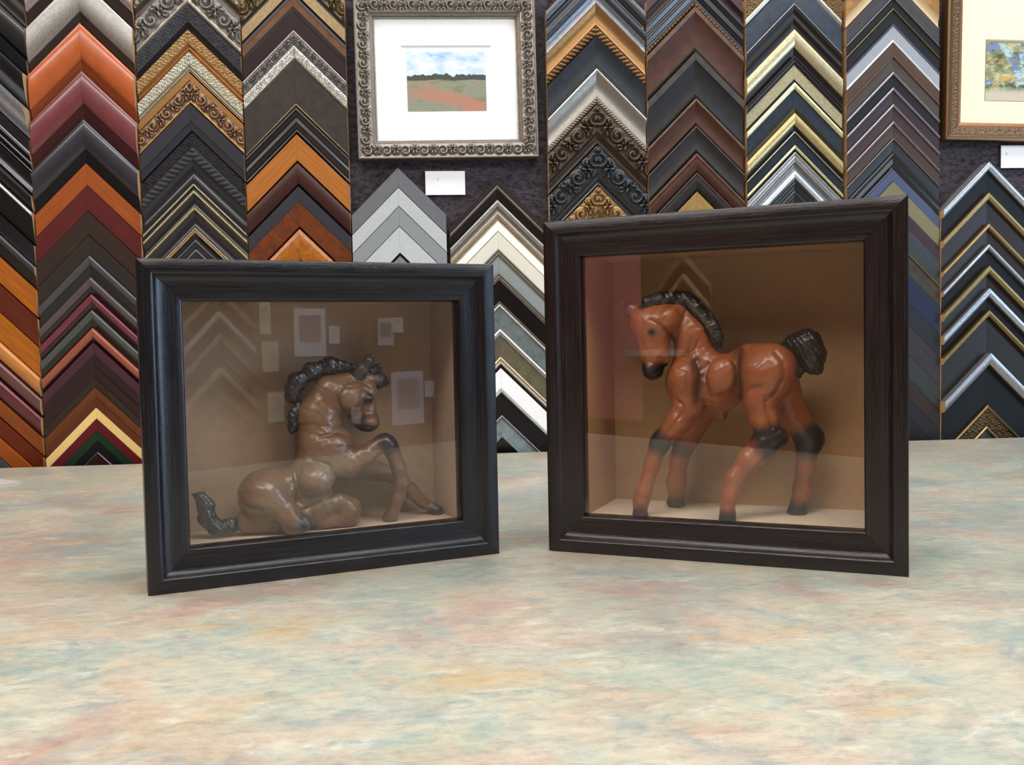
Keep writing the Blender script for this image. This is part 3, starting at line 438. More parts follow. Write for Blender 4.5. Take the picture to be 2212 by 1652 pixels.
# right wall with a window opening
bm = bmesh.new()
wy0, wy1, wz0, wz1 = -.75, .55, -.05, 1.35
for (a, b, c, d) in ((YR, wy0, ZF, ZC), (wy1, WD, ZF, ZC), (wy0, wy1, ZF, wz0), (wy0, wy1, wz1, ZC)):
    g = bmesh.ops.create_cube(bm, size=1)['verts']
    for q in g: q.co = Vector((XW+.05+q.co.x*.1, (a+b)/2+q.co.y*(b-a), (c+d)/2+q.co.z*(d-c)))
o = struct(put('wall_right', fix(bm), wallp)); o.rotation_euler = (0, 0, WY)
bm = bmesh.new()
for (a, b, c, d) in ((wy0, wy0+.05, wz0, wz1), (wy1-.05, wy1, wz0, wz1), (wy0+.05, wy1-.05, wz0, wz0+.05), (wy0+.05, wy1-.05, wz1-.05, wz1), (-.12, -.08, wz0+.05, wz1-.05)):
    g = bmesh.ops.create_cube(bm, size=1)['verts']
    for q in g: q.co = Vector((XW+.05+q.co.x*.06, (a+b)/2+q.co.y*(b-a), (c+d)/2+q.co.z*(d-c)))
o = struct(put('window_1', fix(bm), plain('window_white', '#d8d8d4', .5))); o.rotation_euler = (0, 0, WY)
gl = NT('clear_glass')
lw = gl.n('ShaderNodeLayerWeight'); lw.inputs[0].default_value = .5
pw = gl.n('ShaderNodeMath', operation='POWER'); gl.l(lw.outputs['Facing'], pw.inputs[0]); pw.inputs[1].default_value = 5
ma = gl.n('ShaderNodeMath', operation='MULTIPLY_ADD'); gl.l(pw.outputs[0], ma.inputs[0]); ma.inputs[1].default_value = .94; ma.inputs[2].default_value = .05
tr = gl.n('ShaderNodeBsdfTransparent'); gs = gl.n('ShaderNodeBsdfGlossy'); gs.inputs['Roughness'].default_value = .0
mxs = gl.n('ShaderNodeMixShader'); gl.l(ma.outputs[0], mxs.inputs[0]); gl.l(tr.outputs[0], mxs.inputs[1]); gl.l(gs.outputs[0], mxs.inputs[2])
gl.l(mxs.outputs[0], gl.out.inputs[0])
GLASS = gl.m
wpane = put('pane', boxm(XW+.048, XW+.052, wy0+.05, wy1-.05, wz0+.05, wz1-.05), GLASS, o)

# ------------------------------------------------------------------ ceiling lights
def tube(k):
    em = NT('fluorescent_diffuser'); e = em.n('ShaderNodeEmission'); e.inputs[0].default_value = (1, .97, .93, 1); e.inputs[1].default_value = k
    em.l(e.outputs[0], em.out.inputs[0]); return em.m
EMF, EMR = tube(LIGHT), tube(LIGHT2)
housing = plain('white_enamel', '#d8d8d6', .4)
for i, (x, y, lab) in enumerate(((-1.2, 1.2, 'fluorescent ceiling light panel above the left of the sample wall'), (.15, 1.2, 'fluorescent ceiling light panel above the middle of the counter'),
                                 (1.5, 1.2, 'fluorescent ceiling light panel above the right of the sample wall'), (-.5, -.35, 'fluorescent ceiling light panel behind the counter on the left'), (.9, -.35, 'fluorescent ceiling light panel behind the counter on the right'), (-1.8, -.5, 'added ceiling light panel brightening the dusty red fabric panel'))):  # last panel is an added light that brightens the dusty red panel
    p = WA*x+WN*y
    r = empty('ceiling_light', (p.x, p.y, ZC), WY, label=lab, category='ceiling light', group='ceiling light panels')
    bm = bmesh.new()
    for (a, b, c, d) in ((-.6, -.57, -.3, .3), (.57, .6, -.3, .3), (-.57, .57, -.3, -.27), (-.57, .57, .27, .3)):
        g = bmesh.ops.create_cube(bm, size=1)['verts']
        for q in g: q.co = Vector(((a+b)/2+q.co.x*(b-a), (c+d)/2+q.co.y*(d-c), -.02+q.co.z*.04))
    put('light_housing', fix(bm), housing, r)
    put('diffuser', boxm(-.57, .57, -.27, .27, -.03, -.012), EMF if y > 0 else EMR, r)

# ------------------------------------------------------------------ counter
lam = NT('mottled_pastel_laminate'); lam.bsdf(.3, spec=.42)
def lv(scale, rot, o3=(0, 0, 0)):
    m = lam.n('ShaderNodeMapping'); m.inputs['Location'].default_value = o3; m.inputs['Scale'].default_value = scale; m.inputs['Rotation'].default_value = (0, 0, rot)
    c = lam.n('ShaderNodeTexCoord'); lam.l(c.outputs['Object'], m.inputs[0]); return m.outputs[0]
def mask(vec, scale, lo_, hi_, amp, det=7, ro=.68, di=.5):
    return lam.ramp(lam.noise(vec, scale, det, ro, di), [(lo_, (0, 0, 0)), (hi_, (amp,)*3)])
col = lam.ramp(lam.noise(lv((1, 1.15, 1), -.3), 7, 7, .66, .4), [(.34, lin('#98a59c')), (.44, lin('#aeb3a7')), (.53, lin('#bdb8a8')), (.63, lin('#bba999')), (.72, lin('#a9a7a3'))])
col = lam.mix(mask(lv((1, 1.15, 1), -.3, (3, 7, 0)), 5.5, .5, .66, .78), col, lin('#a9827a'))
col = lam.mix(mask(lv((1, 1.2, 1), -.35, (11, 2, 0)), 6.5, .5, .66, .85), col, lin('#8a9a9c'))
col = lam.mix(mask(lv((1, 1.2, 1), -.3, (8, 5, 0)), 8, .52, .7, .7), col, lin('#a9b09b'))
col = lam.mix(mask(lv((1, 1.5, 1), -.3, (5, 19, 0)), 8, .54, .68, .7), col, lin('#bda27c'))
col = lam.mix(mask(lv((1, 1.7, 1), -.35, (1, 4, 0)), 26, .54, .64, .4), col, lin('#c8ae98'))
col = lam.mix(mask(lv((1, 1.7, 1), -.35, (6, 9, 0)), 30, .55, .65, .5), col, lin('#83989c'))
col = lam.mix(mask(lv((1, 1.7, 1), -.35, (2, 13, 0)), 24, .55, .65, .5), col, lin('#d2d0c4'))
st = lam.ramp(lam.noise(lv((1, 1.9, 1), -.35), 62, 7, .78, .4), [(.36, (.76, .775, .78)), (.5, (1, 1, 1)), (.64, (1.17, 1.14, 1.09))])
col = lam.mix(1, col, st, 'MULTIPLY')
gr = lam.ramp(lam.noise(lv((1, 2.2, 1), -.4), 120, 6, .8), [(.6, (1, 1, 1)), (.76, (.7, .72, .74))])
col = lam.mix(.75, col, gr, 'MULTIPLY')
col = lam.mix(1, col, (.92, .91, .88), 'MULTIPLY')
lam.l(col, lam.b.inputs[0])
ang = .0795
ct = empty('shop_counter', (0, 1.6815, 0), ang, label='long shop counter with a mottled pastel laminate top under the shadow boxes', category='counter')
put('countertop', boxm(-2.3, 2.3, -1.60, 0, -.038, 0, .003), lam.m, ct)
put('counter_body', boxm(-2.25, 2.25, -1.5, -.05, ZF, -.038), plain('counter_laminate', '#4a403a', .5), ct)
# grey mat board lying at the left of the counter
bm = bmesh.new()
BT, BD1, BD2 = Vector((-.7535, 1.412, 0)), Vector((-.668, -1, 0)).normalized(), Vector((-1, .72, 0)).normalized()
pts = [BT, BT+BD1*.30, BT+BD1*.30+BD2*.40, BT+BD2*.40]
lo = [bm.verts.new((p.x, p.y, .0)) for p in pts]; hi = [bm.verts.new((p.x, p.y, .0026)) for p in pts]
bm.faces.new(lo); bm.faces.new(hi)
for i in range(4): bm.faces.new((lo[i], lo[(i+1) % 4], hi[(i+1) % 4], hi[i]))
tag(put('mat_board', fix(bm), plain('grey_mat_board', '#b3aaa4', .8, amt=.03)), 'corner of a flat grey mat board lying on the counter at the far left', 'mat board')

# ------------------------------------------------------------------ corner samples
CN = {'A': 'far left column', 'B': 'rust and burgundy column', 'C': 'ornate gold column', 'D': 'orange and burl column', 'E': 'short grey column',
      'F': 'column between the boxes', 'G': 'carved column', 'H': 'leather column', 'I': 'champagne gold column', 'J': 'taupe striped column', 'K': 'far right column'}
def ordn(k):
    return {1: 'topmost', 2: 'second', 3: 'third'}.get(k) or ('%d%s' % (k, {1: 'st', 2: 'nd', 3: 'rd'}.get(k % 10 if k not in (11, 12, 13) else 0, 'th')))
cnt = {}
for colk, look, z0, bb in SAMPLES:
    cu, hw = COLU[colk]; cnt[colk] = cnt.get(colk, 0)+1
    root = empty('corner_sample', wp(cu, z0), WY)
    tag(root, '%s corner sample, %s the %s' % (look, ordn(cnt[colk])+(' in' if cnt[colk] == 1 else ' down'), CN[colk]), 'frame sample', 'frame corner samples in the '+CN[colk])
    bands = [(a*S2, b*S2, col_, fin, st_, ha, hb) for a, b, col_, fin, st_, ha, hb in bb]
    L = hw*1000/S2-.6
    for side in (1, -1):
        mx = basis((side*S2, 0, -S2), (S2, 0, side*S2) if side > 0 else (S2, 0, -S2), (0, -1, 0))
        rail(root, bands, (0.15, 1), (L, 1), -1 if side > 0 else 1, mx)

# ------------------------------------------------------------------ picture frames on the wall
def framed(name, u0, u1, z0, z1, bands, mat_hex, win, art_mat, label, tilt=0, liner=None, depth=0):
    cu, cz = (u0+u1)/2, (z0+z1)/2; w, h = (u1-u0)*1000, (z1-z0)*1000
    root = empty(name, wp(cu, cz, 0), 0); root.rotation_euler = (0, tilt, WY)
    tag(root, label, 'framed picture', 'framed pictures on the fabric wall')
    for (sx, tx, sg, org, Lh) in (((1, 0, 0), (0, 0, 1), 1, (-w/2, 0, -h/2), w), ((0, 0, 1), (-1, 0, 0), 1, (w/2, 0, -h/2), h),
                              ((-1, 0, 0), (0, 0, -1), 1, (w/2, 0, h/2), w), ((0, 0, -1), (1, 0, 0), 1, (-w/2, 0, h/2), h)):
        mx = basis(sx, tx, (0, -1, 0), [q/1000 for q in org])
        ro = rail(root, bands, (.1, 1), (Lh-.1, -1), sg, mx, raw=RAW, name='frame_rail')
    bw = bands[-1][1]/1000
    iw, ih = w/2000-bw, h/2000-bw
    wu0, wu1, wz0_, wz1_ = [q for q in win]
    wu0 -= cu; wu1 -= cu; wz0_ -= cz; wz1_ -= cz
    # mat with a bevelled window
    bm = bmesh.new(); yf, yb = -.0085, -.006
    o4 = [(-iw, -ih), (iw, -ih), (iw, ih), (-iw, ih)]; i4 = [(wu0, wz0_), (wu1, wz0_), (wu1, wz1_), (wu0, wz1_)]; g = .0022
    j4 = [(wu0+g, wz0_+g), (wu1-g, wz0_+g), (wu1-g, wz1_-g), (wu0+g, wz1_-g)]
    R = [[bm.verts.new((x, y, z)) for x, z in q] for q, y in ((o4, yf), (i4, yf), (j4, yb), (o4, yb))]
    for a in range(4):
        b = (a+1) % 4
        for i in range(3): bm.faces.new((R[i][a], R[i][b], R[i+1][b], R[i+1][a]))
        bm.faces.new((R[3][a], R[3][b], R[0][b], R[0][a]))
    put('mat', fix(bm, 20), plain('mat_paper', mat_hex, .8, amt=.01), root)
    if liner:
        lw_, lh_ = liner[1], liner[2]
        put('under_mat', boxm(wu0-.004, wu1+.004, -.0058, -.0042, wz0_-.004, wz1_+.004), plain('under_mat_paper', liner[0], .8, amt=.02), root)
        a0, a1, b0_, b1_ = [liner[3][0]-cu, liner[3][1]-cu, liner[3][2]-cz, liner[3][3]-cz]
        put('artwork', boxm(a0, a1, -.0064, -.0059, b0_, b1_), art_mat(a0, a1, b0_, b1_), root)
    else:
        put('artwork', boxm(wu0-.003, wu1+.003, -.0056, -.004, wz0_-.003, wz1_+.003), art_mat(wu0, wu1, wz0_, wz1_), root)
    return root
def uvz(n, a0, a1, b0, b1):
    c = n.n('ShaderNodeTexCoord'); m = n.n('ShaderNodeMapping')
    m.inputs['Location'].default_value = (-a0/(a1-a0), 0, -b0/(b1-b0)); m.inputs['Scale'].default_value = (1/(a1-a0), 0, 1/(b1-b0))
    n.l(c.outputs['Object'], m.inputs[0])
    s = n.n('ShaderNodeSeparateXYZ'); n.l(m.outputs[0], s.inputs[0])
    return m.outputs[0], s.outputs[0], s.outputs[2]
def math2(n, op, a, b):
    m = n.n('ShaderNodeMath', operation=op)
    for i, q in enumerate((a, b)):
        if isinstance(q, (int, float)): m.inputs[i].default_value = q
        else: n.l(q, m.inputs[i])
    return m.outputs[0]
def meadow(a0, a1, b0, b1):
    n = NT('meadow_print'); n.bsdf(.6)
    vec, x, z = uvz(n, a0, a1, b0, b1)
    def nz(sx, sz, o=0, det=4):
        m = n.n('ShaderNodeMapping'); m.inputs['Scale'].default_value = (sx, 1, sz); m.inputs['Location'].default_value = (o, 0, o*.7); n.l(vec, m.inputs[0])
        return n.noise(m.outputs[0], 1, det, .6)
    sky = n.ramp(nz(3, 6), [(.4, lin('#dfe6ea')), (.52, lin('#c4d6e4')), (.66, lin('#86b4d6'))])
    field = n.ramp(nz(4, 9, 4), [(.35, lin('#6c7a60')), (.5, lin('#8a8a72')), (.62, lin('#7d8478'))])
    poppy = n.ramp(math2(n, 'SUBTRACT', nz(3, 5, 9), math2(n, 'MULTIPLY', math2(n, 'ABSOLUTE', math2(n, 'SUBTRACT', z, math2(n, 'SUBTRACT', .42, math2(n, 'MULTIPLY', x, .42))), 0), 1.2)), [(.3, (0, 0, 0)), (.5, (1, 1, 1))])
    field = n.mix(poppy, field, n.ramp(nz(16, 26, 3), [(.4, lin('#a08068')), (.65, lin('#c06a52'))]))
    edge = math2(n, 'ADD', .54, math2(n, 'MULTIPLY', math2(n, 'SUBTRACT', nz(2, 0, 5), .5), .12))
    fm = math2(n, 'LESS_THAN', z, edge)
    c = n.mix(fm, sky, field)
    tree = math2(n, 'MULTIPLY', math2(n, 'GREATER_THAN', z, math2(n, 'SUBTRACT', edge, .03)), math2(n, 'LESS_THAN', z, math2(n, 'ADD', math2(n, 'SUBTRACT', edge, .04), math2(n, 'MULTIPLY', nz(13, 0, 2, 5), .2))))
    c = n.mix(tree, c, lin('#3c4038'))
    n.l(c, n.b.inputs[0]); return n.m
def garden(a0, a1, b0, b1):
    n = NT('garden_print'); n.bsdf(.6)
    vec, x, z = uvz(n, a0, a1, b0, b1)
    def nz(sx, sz, o=0, det=5):
        m = n.n('ShaderNodeMapping'); m.inputs['Scale'].default_value = (sx, 1, sz); m.inputs['Location'].default_value = (o, 0, o*.7); n.l(vec, m.inputs[0])
        return n.noise(m.outputs[0], 1, det, .65)
    c = n.ramp(nz(6, 6), [(.38, lin('#474d34')), (.47, lin('#74794f')), (.55, lin('#9c9c70')), (.63, lin('#c6bd94'))])
    c = n.mix(n.ramp(nz(4, 4, 6), [(.53, (0, 0, 0)), (.57, (1, 1, 1))]), c, lin('#a2c4cc'))
    c = n.mix(n.ramp(nz(5, 5, 13), [(.55, (0, 0, 0)), (.59, (1, 1, 1))]), c, lin('#6a7cae'))
    c = n.mix(n.ramp(nz(5, 5, 21), [(.56, (0, 0, 0)), (.6, (1, 1, 1))]), c, lin('#c89848'))
    g = n.ramp(math2(n, 'ADD', z, math2(n, 'MULTIPLY', nz(5, 5, 2), .2)), [(.22, (1, 1, 1)), (.34, (0, 0, 0))])
    c = n.mix(g, c, lin('#c2b8a2'))
    n.l(c, n.b.inputs[0]); return n.m
SILV = '#a69c90'
framed('framed_meadow_picture', -.138, .190, .5385, .829,
       [(0, 3.5, '#8d857a', 'm', 'ridge', 26, 26), (3.5, 27, SILV, 'm', 'acanthus', 23, 20), (27, 32.5, '#978d80', 'm', 'step', 17, 15), (32.5, 35.5, '#a79c8c', 'm', 'bead', 13, 12)],
       '#fbfbfb', (-.057, .109, .623, .746), meadow, 'pewter scrolled frame with a red and green meadow picture in a wide white mat', -.008,
       liner=('#f6f6f6', 0, 0, (-.0465, .098, .6275, .735)))
framed('framed_garden_picture', .974, 1.36, .5655, .905,
       [(0, 5, '#8a6138', 'm', 'flat', 22, 23), (5, 11, '#7b5f40', 'm', 'cove', 23, 20), (11, 25, '#87694a', 'm', 'floral', 21, 17), (25, 29, '#7b5634', 'm', 'cove', 17, 14), (29, 35, '#b0784a', 'm', 'flat', 13, 11)],
       '#f3e9c6', (1.057, 1.28, .641, .760), garden, 'antique gold frame with a small garden picture in a cream mat, upper right of wall', .022,
       liner=('#a39a88', 0, 0, (1.0605, 1.276, .6445, .7545)))
def card(u0, u1, z0, z1, mark, label):
    cu, cz = (u0+u1)/2, (z0+z1)/2
    r = put('price_card', boxm(-(u1-u0)/2, (u1-u0)/2, -.0055, -.004, -(z1-z0)/2, (z1-z0)/2), plain('white_card', '#fdfcfb', .8, amt=.005))
    r.location = wp(cu, cz); r.rotation_euler = (0, 0, WY)
    tag(r, label, 'card', 'blank price cards under the framed pictures')
    for ch, x, z, s, sh in mark:
        cv = bpy.data.curves.new('t', 'FONT'); cv.body = ch; cv.size = s; cv.shear = sh; cv.extrude = .0001
        cv.align_x = 'CENTER'
        t = bpy.data.objects.new('t', cv); C.objects.link(t); dg = bpy.context.evaluated_depsgraph_get()
        me = bpy.data.meshes.new_from_object(t.evaluated_get(dg)); bpy.data.objects.remove(t)
        k = put('pencil_mark', me, plain('pencil_grey', '#c4c2c4', .8), r)
        k.matrix_basis = basis((1, 0, 0), (0, 0, 1), (0, -1, 0), (x, -.0057, z))
card(-.0175, .0555, .475, .5185, [('S', -.0145, .004, .008, .35), ('-', .009, .005, .006, 0)], 'small white price card under the pewter scrolled frame')
card(1.0915, 1.160, .518, .561, [('8', -.024, .003, .008, .1)], 'small white price card under the gold frame at the right edge')

# ------------------------------------------------------------------ shadow boxes
def frame_wood(name, a, b):
    n = NT(name); n.bsdf(.3, spec=.5)
    g = n.noise(n.coord((5, 190, 190)), 4, 6, .75)
    n.l(n.ramp(g, [(.35, lin(a)), (.62, lin(b))]), n.b.inputs[0])
    n.l(n.ramp(g, [(.35, (.12, .12, .12)), (.65, (.28, .28, .28))]), n.b.inputs['Roughness'])
    n.bump(g, .42, .0005); return n.m
def linermat(name, hexc):
    return plain(name, hexc, .85, spec=.2, amt=.05)
def shadow_box(q, depth, zf, wood, side_hex, liner_hex, label, cfg):
    cx, cy, yaw, w, h = q; W, Hh = w*1000, h*1000
    root = empty('shadow_box', (cx, cy, 0), yaw, label=label, category='shadow box', group='shadow boxes on the counter')
    OW = 34.5
    prof = [(0, 1.2, 'flat', 20, 21.8), (1.2, 10.8, 'flat', 21.8, 22.2), (10.8, 13, 'ridge', 22, 21.2), (13, 23, 'scoop', 21.2, 12.5), (23, 32.5, 'dip', 12.5, 12), (32.5, OW, 'flat', 12, 11)]
    for (sx, tx, org, L, lab) in (((1, 0, 0), (0, 0, 1), (-W/2, 0, 0), W, 'bottom'), ((0, 0, 1), (-1, 0, 0), (W/2, 0, 0), Hh, 'right'),
                          ((-1, 0, 0), (0, 0, -1), (W/2, 0, Hh), W, 'top'), ((0, 0, -1), (1, 0, 0), (-W/2, 0, Hh), Hh, 'left')):
        # one continuous moulding profile
        prof_pts = [(0, 20.5), (.4, 21.6), (1.2, 22), (9.6, 22.2), (10.8, 22.15), (11.6, 21.8), (12.4, 21.0), (13.4, 19.7), (14.6, 18.5), (16.2, 17.5), (18.2, 16.9), (21, 16.5), (27, 16.2), (32.4, 16.1), (33.4, 15.8), (34.1, 14.9), (34.5, 13)]
        bm = bmesh.new(); rows = []
        P_ = prof_pts+[(34.5, 0), (0, 0)]
        nseg = 12
        for k in range(nseg+1):
            f = k/nseg; rows.append([bm.verts.new(((t+.05+(L-.1-2*t)*f)/1000, t/1000, hh/1000)) for t, hh in P_])
        n_ = len(P_)
        for k in range(nseg):
            for i in range(n_): bm.faces.new((rows[k][i], rows[k][(i+1) % n_], rows[k+1][(i+1) % n_], rows[k+1][i]))
        bm.faces.new(rows[0]); bm.faces.new(rows[-1])
        o = put('frame_rail', fix(bm, 40), wood, root, basis(sx, tx, (0, -1, 0), (org[0]/1000, .022, org[2]/1000)))
    w2 = w/2; iw = w2-.0345
    put('glass_pane', boxm(-iw+.0002, iw-.0002, .0125, .0145, .0347, h-.0347), GLASS, root)
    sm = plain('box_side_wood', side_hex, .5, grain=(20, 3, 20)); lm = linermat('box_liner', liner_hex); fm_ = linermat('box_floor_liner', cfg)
    D = depth; ox = w2-.0035; lx = w2-.0315
    for s in (-1, 1):
        a, b = sorted((s*ox, s*(lx+.003)))
        put('side_panel', boxm(a, b, .0221, D+.008, .003, h-.003), sm, root)
        a, b = sorted((s*(lx+.0029), s*lx))
        put('side_liner', boxm(a, b, .0221, D, zf-.002, h-.032), lm, root)
    put('top_panel', boxm(-lx-.0029, lx+.0029, .0221, D+.008, h-.028, h-.003), sm, root)
    put('top_liner', boxm(-lx, lx, .0221, D, h-.0319, h-.0281), lm, root)
    put('bottom_panel', boxm(-lx-.0029, lx+.0029, .0221, D+.008, .003, zf-.0035), sm, root)
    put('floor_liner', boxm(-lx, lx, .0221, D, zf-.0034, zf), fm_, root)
    put('backing_board', boxm(-lx-.0029, lx+.0029, D+.0001, D+.005, zf-.002, h-.032), lm, root)
    return root
wl = frame_wood('black_ebonised_wood', '#040405', '#19191f'); wr = frame_wood('dark_espresso_wood', '#070505', '#241a1b')
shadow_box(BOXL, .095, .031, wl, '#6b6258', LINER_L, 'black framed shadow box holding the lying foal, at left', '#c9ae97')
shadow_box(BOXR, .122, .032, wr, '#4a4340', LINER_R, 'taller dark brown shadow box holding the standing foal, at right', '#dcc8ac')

# ------------------------------------------------------------------ foals: signed distance sculpting + surface nets
def sd_cap(P, a, b):
    ra, rb = a[3], b[3]; a = np.array(a[:3], np.float32); b = np.array(b[:3], np.float32)
    ba = b-a; pa = P-a
    hh = np.clip((pa@ba)/max(float(ba@ba), 1e-6), 0, 1)
    return np.sqrt(((pa-hh[..., None]*ba)**2).sum(-1))-(ra+(rb-ra)*hh)
def sd_ell(P, c, r, deg):
    q = P-np.array(c, np.float32); an = math.radians(-deg); cs, sn = math.cos(an), math.sin(an)
    x = q[..., 0]*cs+q[..., 2]*sn; z = -q[..., 0]*sn+q[..., 2]*cs
    k0 = np.sqrt((x/r[0])**2+(q[..., 1]/r[1])**2+(z/r[2])**2)
    k1 = np.sqrt((x/r[0]**2)**2+(q[..., 1]/r[1]**2)**2+(z/r[2]**2)**2)+1e-9
    return k0*(k0-1)/k1
def seg2(X, Z, poly):
    d = np.full(X.shape, 1e3, np.float32)
    for (ax, az), (bx, bz) in zip(poly, poly[1:]):
        vx, vz = bx-ax, bz-az
        hh = np.clip(((X-ax)*vx+(Z-az)*vz)/(vx*vx+vz*vz+1e-6), 0, 1)
        d = np.minimum(d, np.hypot(X-ax-hh*vx, Z-az-hh*vz))
    return d
def sculpt(prims, floor, vox, extra=None):
    lo = np.full(3, 1e9); hi = -lo
    for p in prims:
        if p[0] == 'c':
            for q in p[1:3]: lo = np.minimum(lo, np.array(q[:3])-q[3]); hi = np.maximum(hi, np.array(q[:3])+q[3])
        else:
            m = max(p[2]); lo = np.minimum(lo, np.array(p[1])-m); hi = np.maximum(hi, np.array(p[1])+m)
    lo -= 3; hi += 3; lo[2] = min(lo[2], floor-2)
    n = np.ceil((hi-lo)/vox).astype(int)+1
    ax = [lo[i]+vox*np.arange(n[i]) for i in range(3)]
    D = np.full(n, 30, np.float32)
    for p in prims:
        if p[0] == 'c':
            k = p[3]; a = np.minimum(np.array(p[1][:3])-p[1][3], np.array(p[2][:3])-p[2][3])-k-4; b = np.maximum(np.array(p[1][:3])+p[1][3], np.array(p[2][:3])+p[2][3])+k+4
        else:
            k = p[4]; m = max(p[2]); a = np.array(p[1])-m-k-4; b = np.array(p[1])+m+k+4
        i0 = np.clip(((a-lo)/vox).astype(int), 0, n); i1 = np.clip(((b-lo)/vox).astype(int)+2, 0, n)
        sl = tuple(slice(i0[i], i1[i]) for i in range(3))
        G = np.stack(np.meshgrid(*[ax[i][sl[i]].astype(np.float32) for i in range(3)], indexing='ij'), -1)
        d = sd_cap(G, p[1], p[2]) if p[0] == 'c' else sd_ell(G, p[1], p[2], p[3])
        o = D[sl]; hh = np.maximum(k-np.abs(o-d), 0)/k
        D[sl] = np.minimum(o, d)-hh*hh*k/4
    if extra: D = extra(D, ax)
    D = np.maximum(D, (floor-ax[2])[None, None, :].astype(np.float32))
    # surface nets
    neg = D < 0
    cnt_ = sum(neg[i:n[0]-1+i, j:n[1]-1+j, k:n[2]-1+k].astype(np.int8) for i in (0, 1) for j in (0, 1) for k in (0, 1))
    act = (cnt_ > 0) & (cnt_ < 8); idx = np.argwhere(act)
    vid = np.full(act.shape, -1, np.int64); vid[act] = np.arange(len(idx))
    acc = np.zeros((len(idx), 3)); num = np.zeros(len(idx))
    corners = [(i, j, k) for i in (0, 1) for j in (0, 1) for k in (0, 1)]
    for c in corners:
        for axi in range(3):
            if c[axi]: continue
            c2 = list(c); c2[axi] = 1
            da = D[idx[:, 0]+c[0], idx[:, 1]+c[1], idx[:, 2]+c[2]]; db = D[idx[:, 0]+c2[0], idx[:, 1]+c2[1], idx[:, 2]+c2[2]]
            m = (da < 0) != (db < 0); tt = np.where(m, da/(da-db+1e-12), 0)
            for q in range(3): acc[:, q] += m*(c[q]+(tt if q == axi else 0))
            num += m
    V = lo+(idx+acc/num[:, None])*vox
    F = []
    for axi in range(3):
        o1, o2 = [q for q in range(3) if q != axi]
        s0 = [slice(1, n[q]-1) for q in range(3)]; s0[axi] = slice(0, n[axi]-1); s1 = list(s0); s1[axi] = slice(1, n[axi])
        A = neg[tuple(s0)]; B = neg[tuple(s1)]; e = np.argwhere(A != B)
        off_ = np.array([s.start for s in s0]); e = e+off_
        sg = neg[e[:, 0], e[:, 1], e[:, 2]]
        def g(d1, d2):
            q = e.copy(); q[:, o1] -= d1; q[:, o2] -= d2; return vid[q[:, 0], q[:, 1], q[:, 2]]
        quad = np.stack([g(1, 1), g(0, 1), g(0, 0), g(1, 0)], 1)
        fl = sg if axi != 1 else ~sg
        quad[~fl] = quad[~fl][:, ::-1]
        F.append(quad)
    return V, np.concatenate(F)
def glaze(name, bump=0):
    n = NT(name); n.bsdf(.4, spec=.45, coat=.28, coat_rough=.08)
    a = n.n('ShaderNodeVertexColor', layer_name='paint')
    fac = n.noise(n.coord((1, 1, 1)), 70, 4, .6)
    n.l(n.mix(1, a.outputs[0], n.ramp(fac, [(.3, (.84, .84, .84)), (.7, (1.12, 1.1, 1.08))]), 'MULTIPLY'), n.b.inputs[0])
    f2 = n.noise(n.coord((1, 1, 1)), 220, 3)
    n.bump(f2, .18, .001)
    return n.m
def mesh_np(V, F, cols=None):
    me = bpy.data.meshes.new('sculpt'); me.from_pydata((V/1000).tolist(), [], F.tolist()); me.update()
    for p in me.polygons: p.use_smooth = True
    if cols is not None:
        at = me.color_attributes.new('paint', 'FLOAT_COLOR', 'POINT')
        at.data.foreach_set('color', np.concatenate([cols, np.ones((len(cols), 1))], 1).astype(np.float32).ravel())
    return me
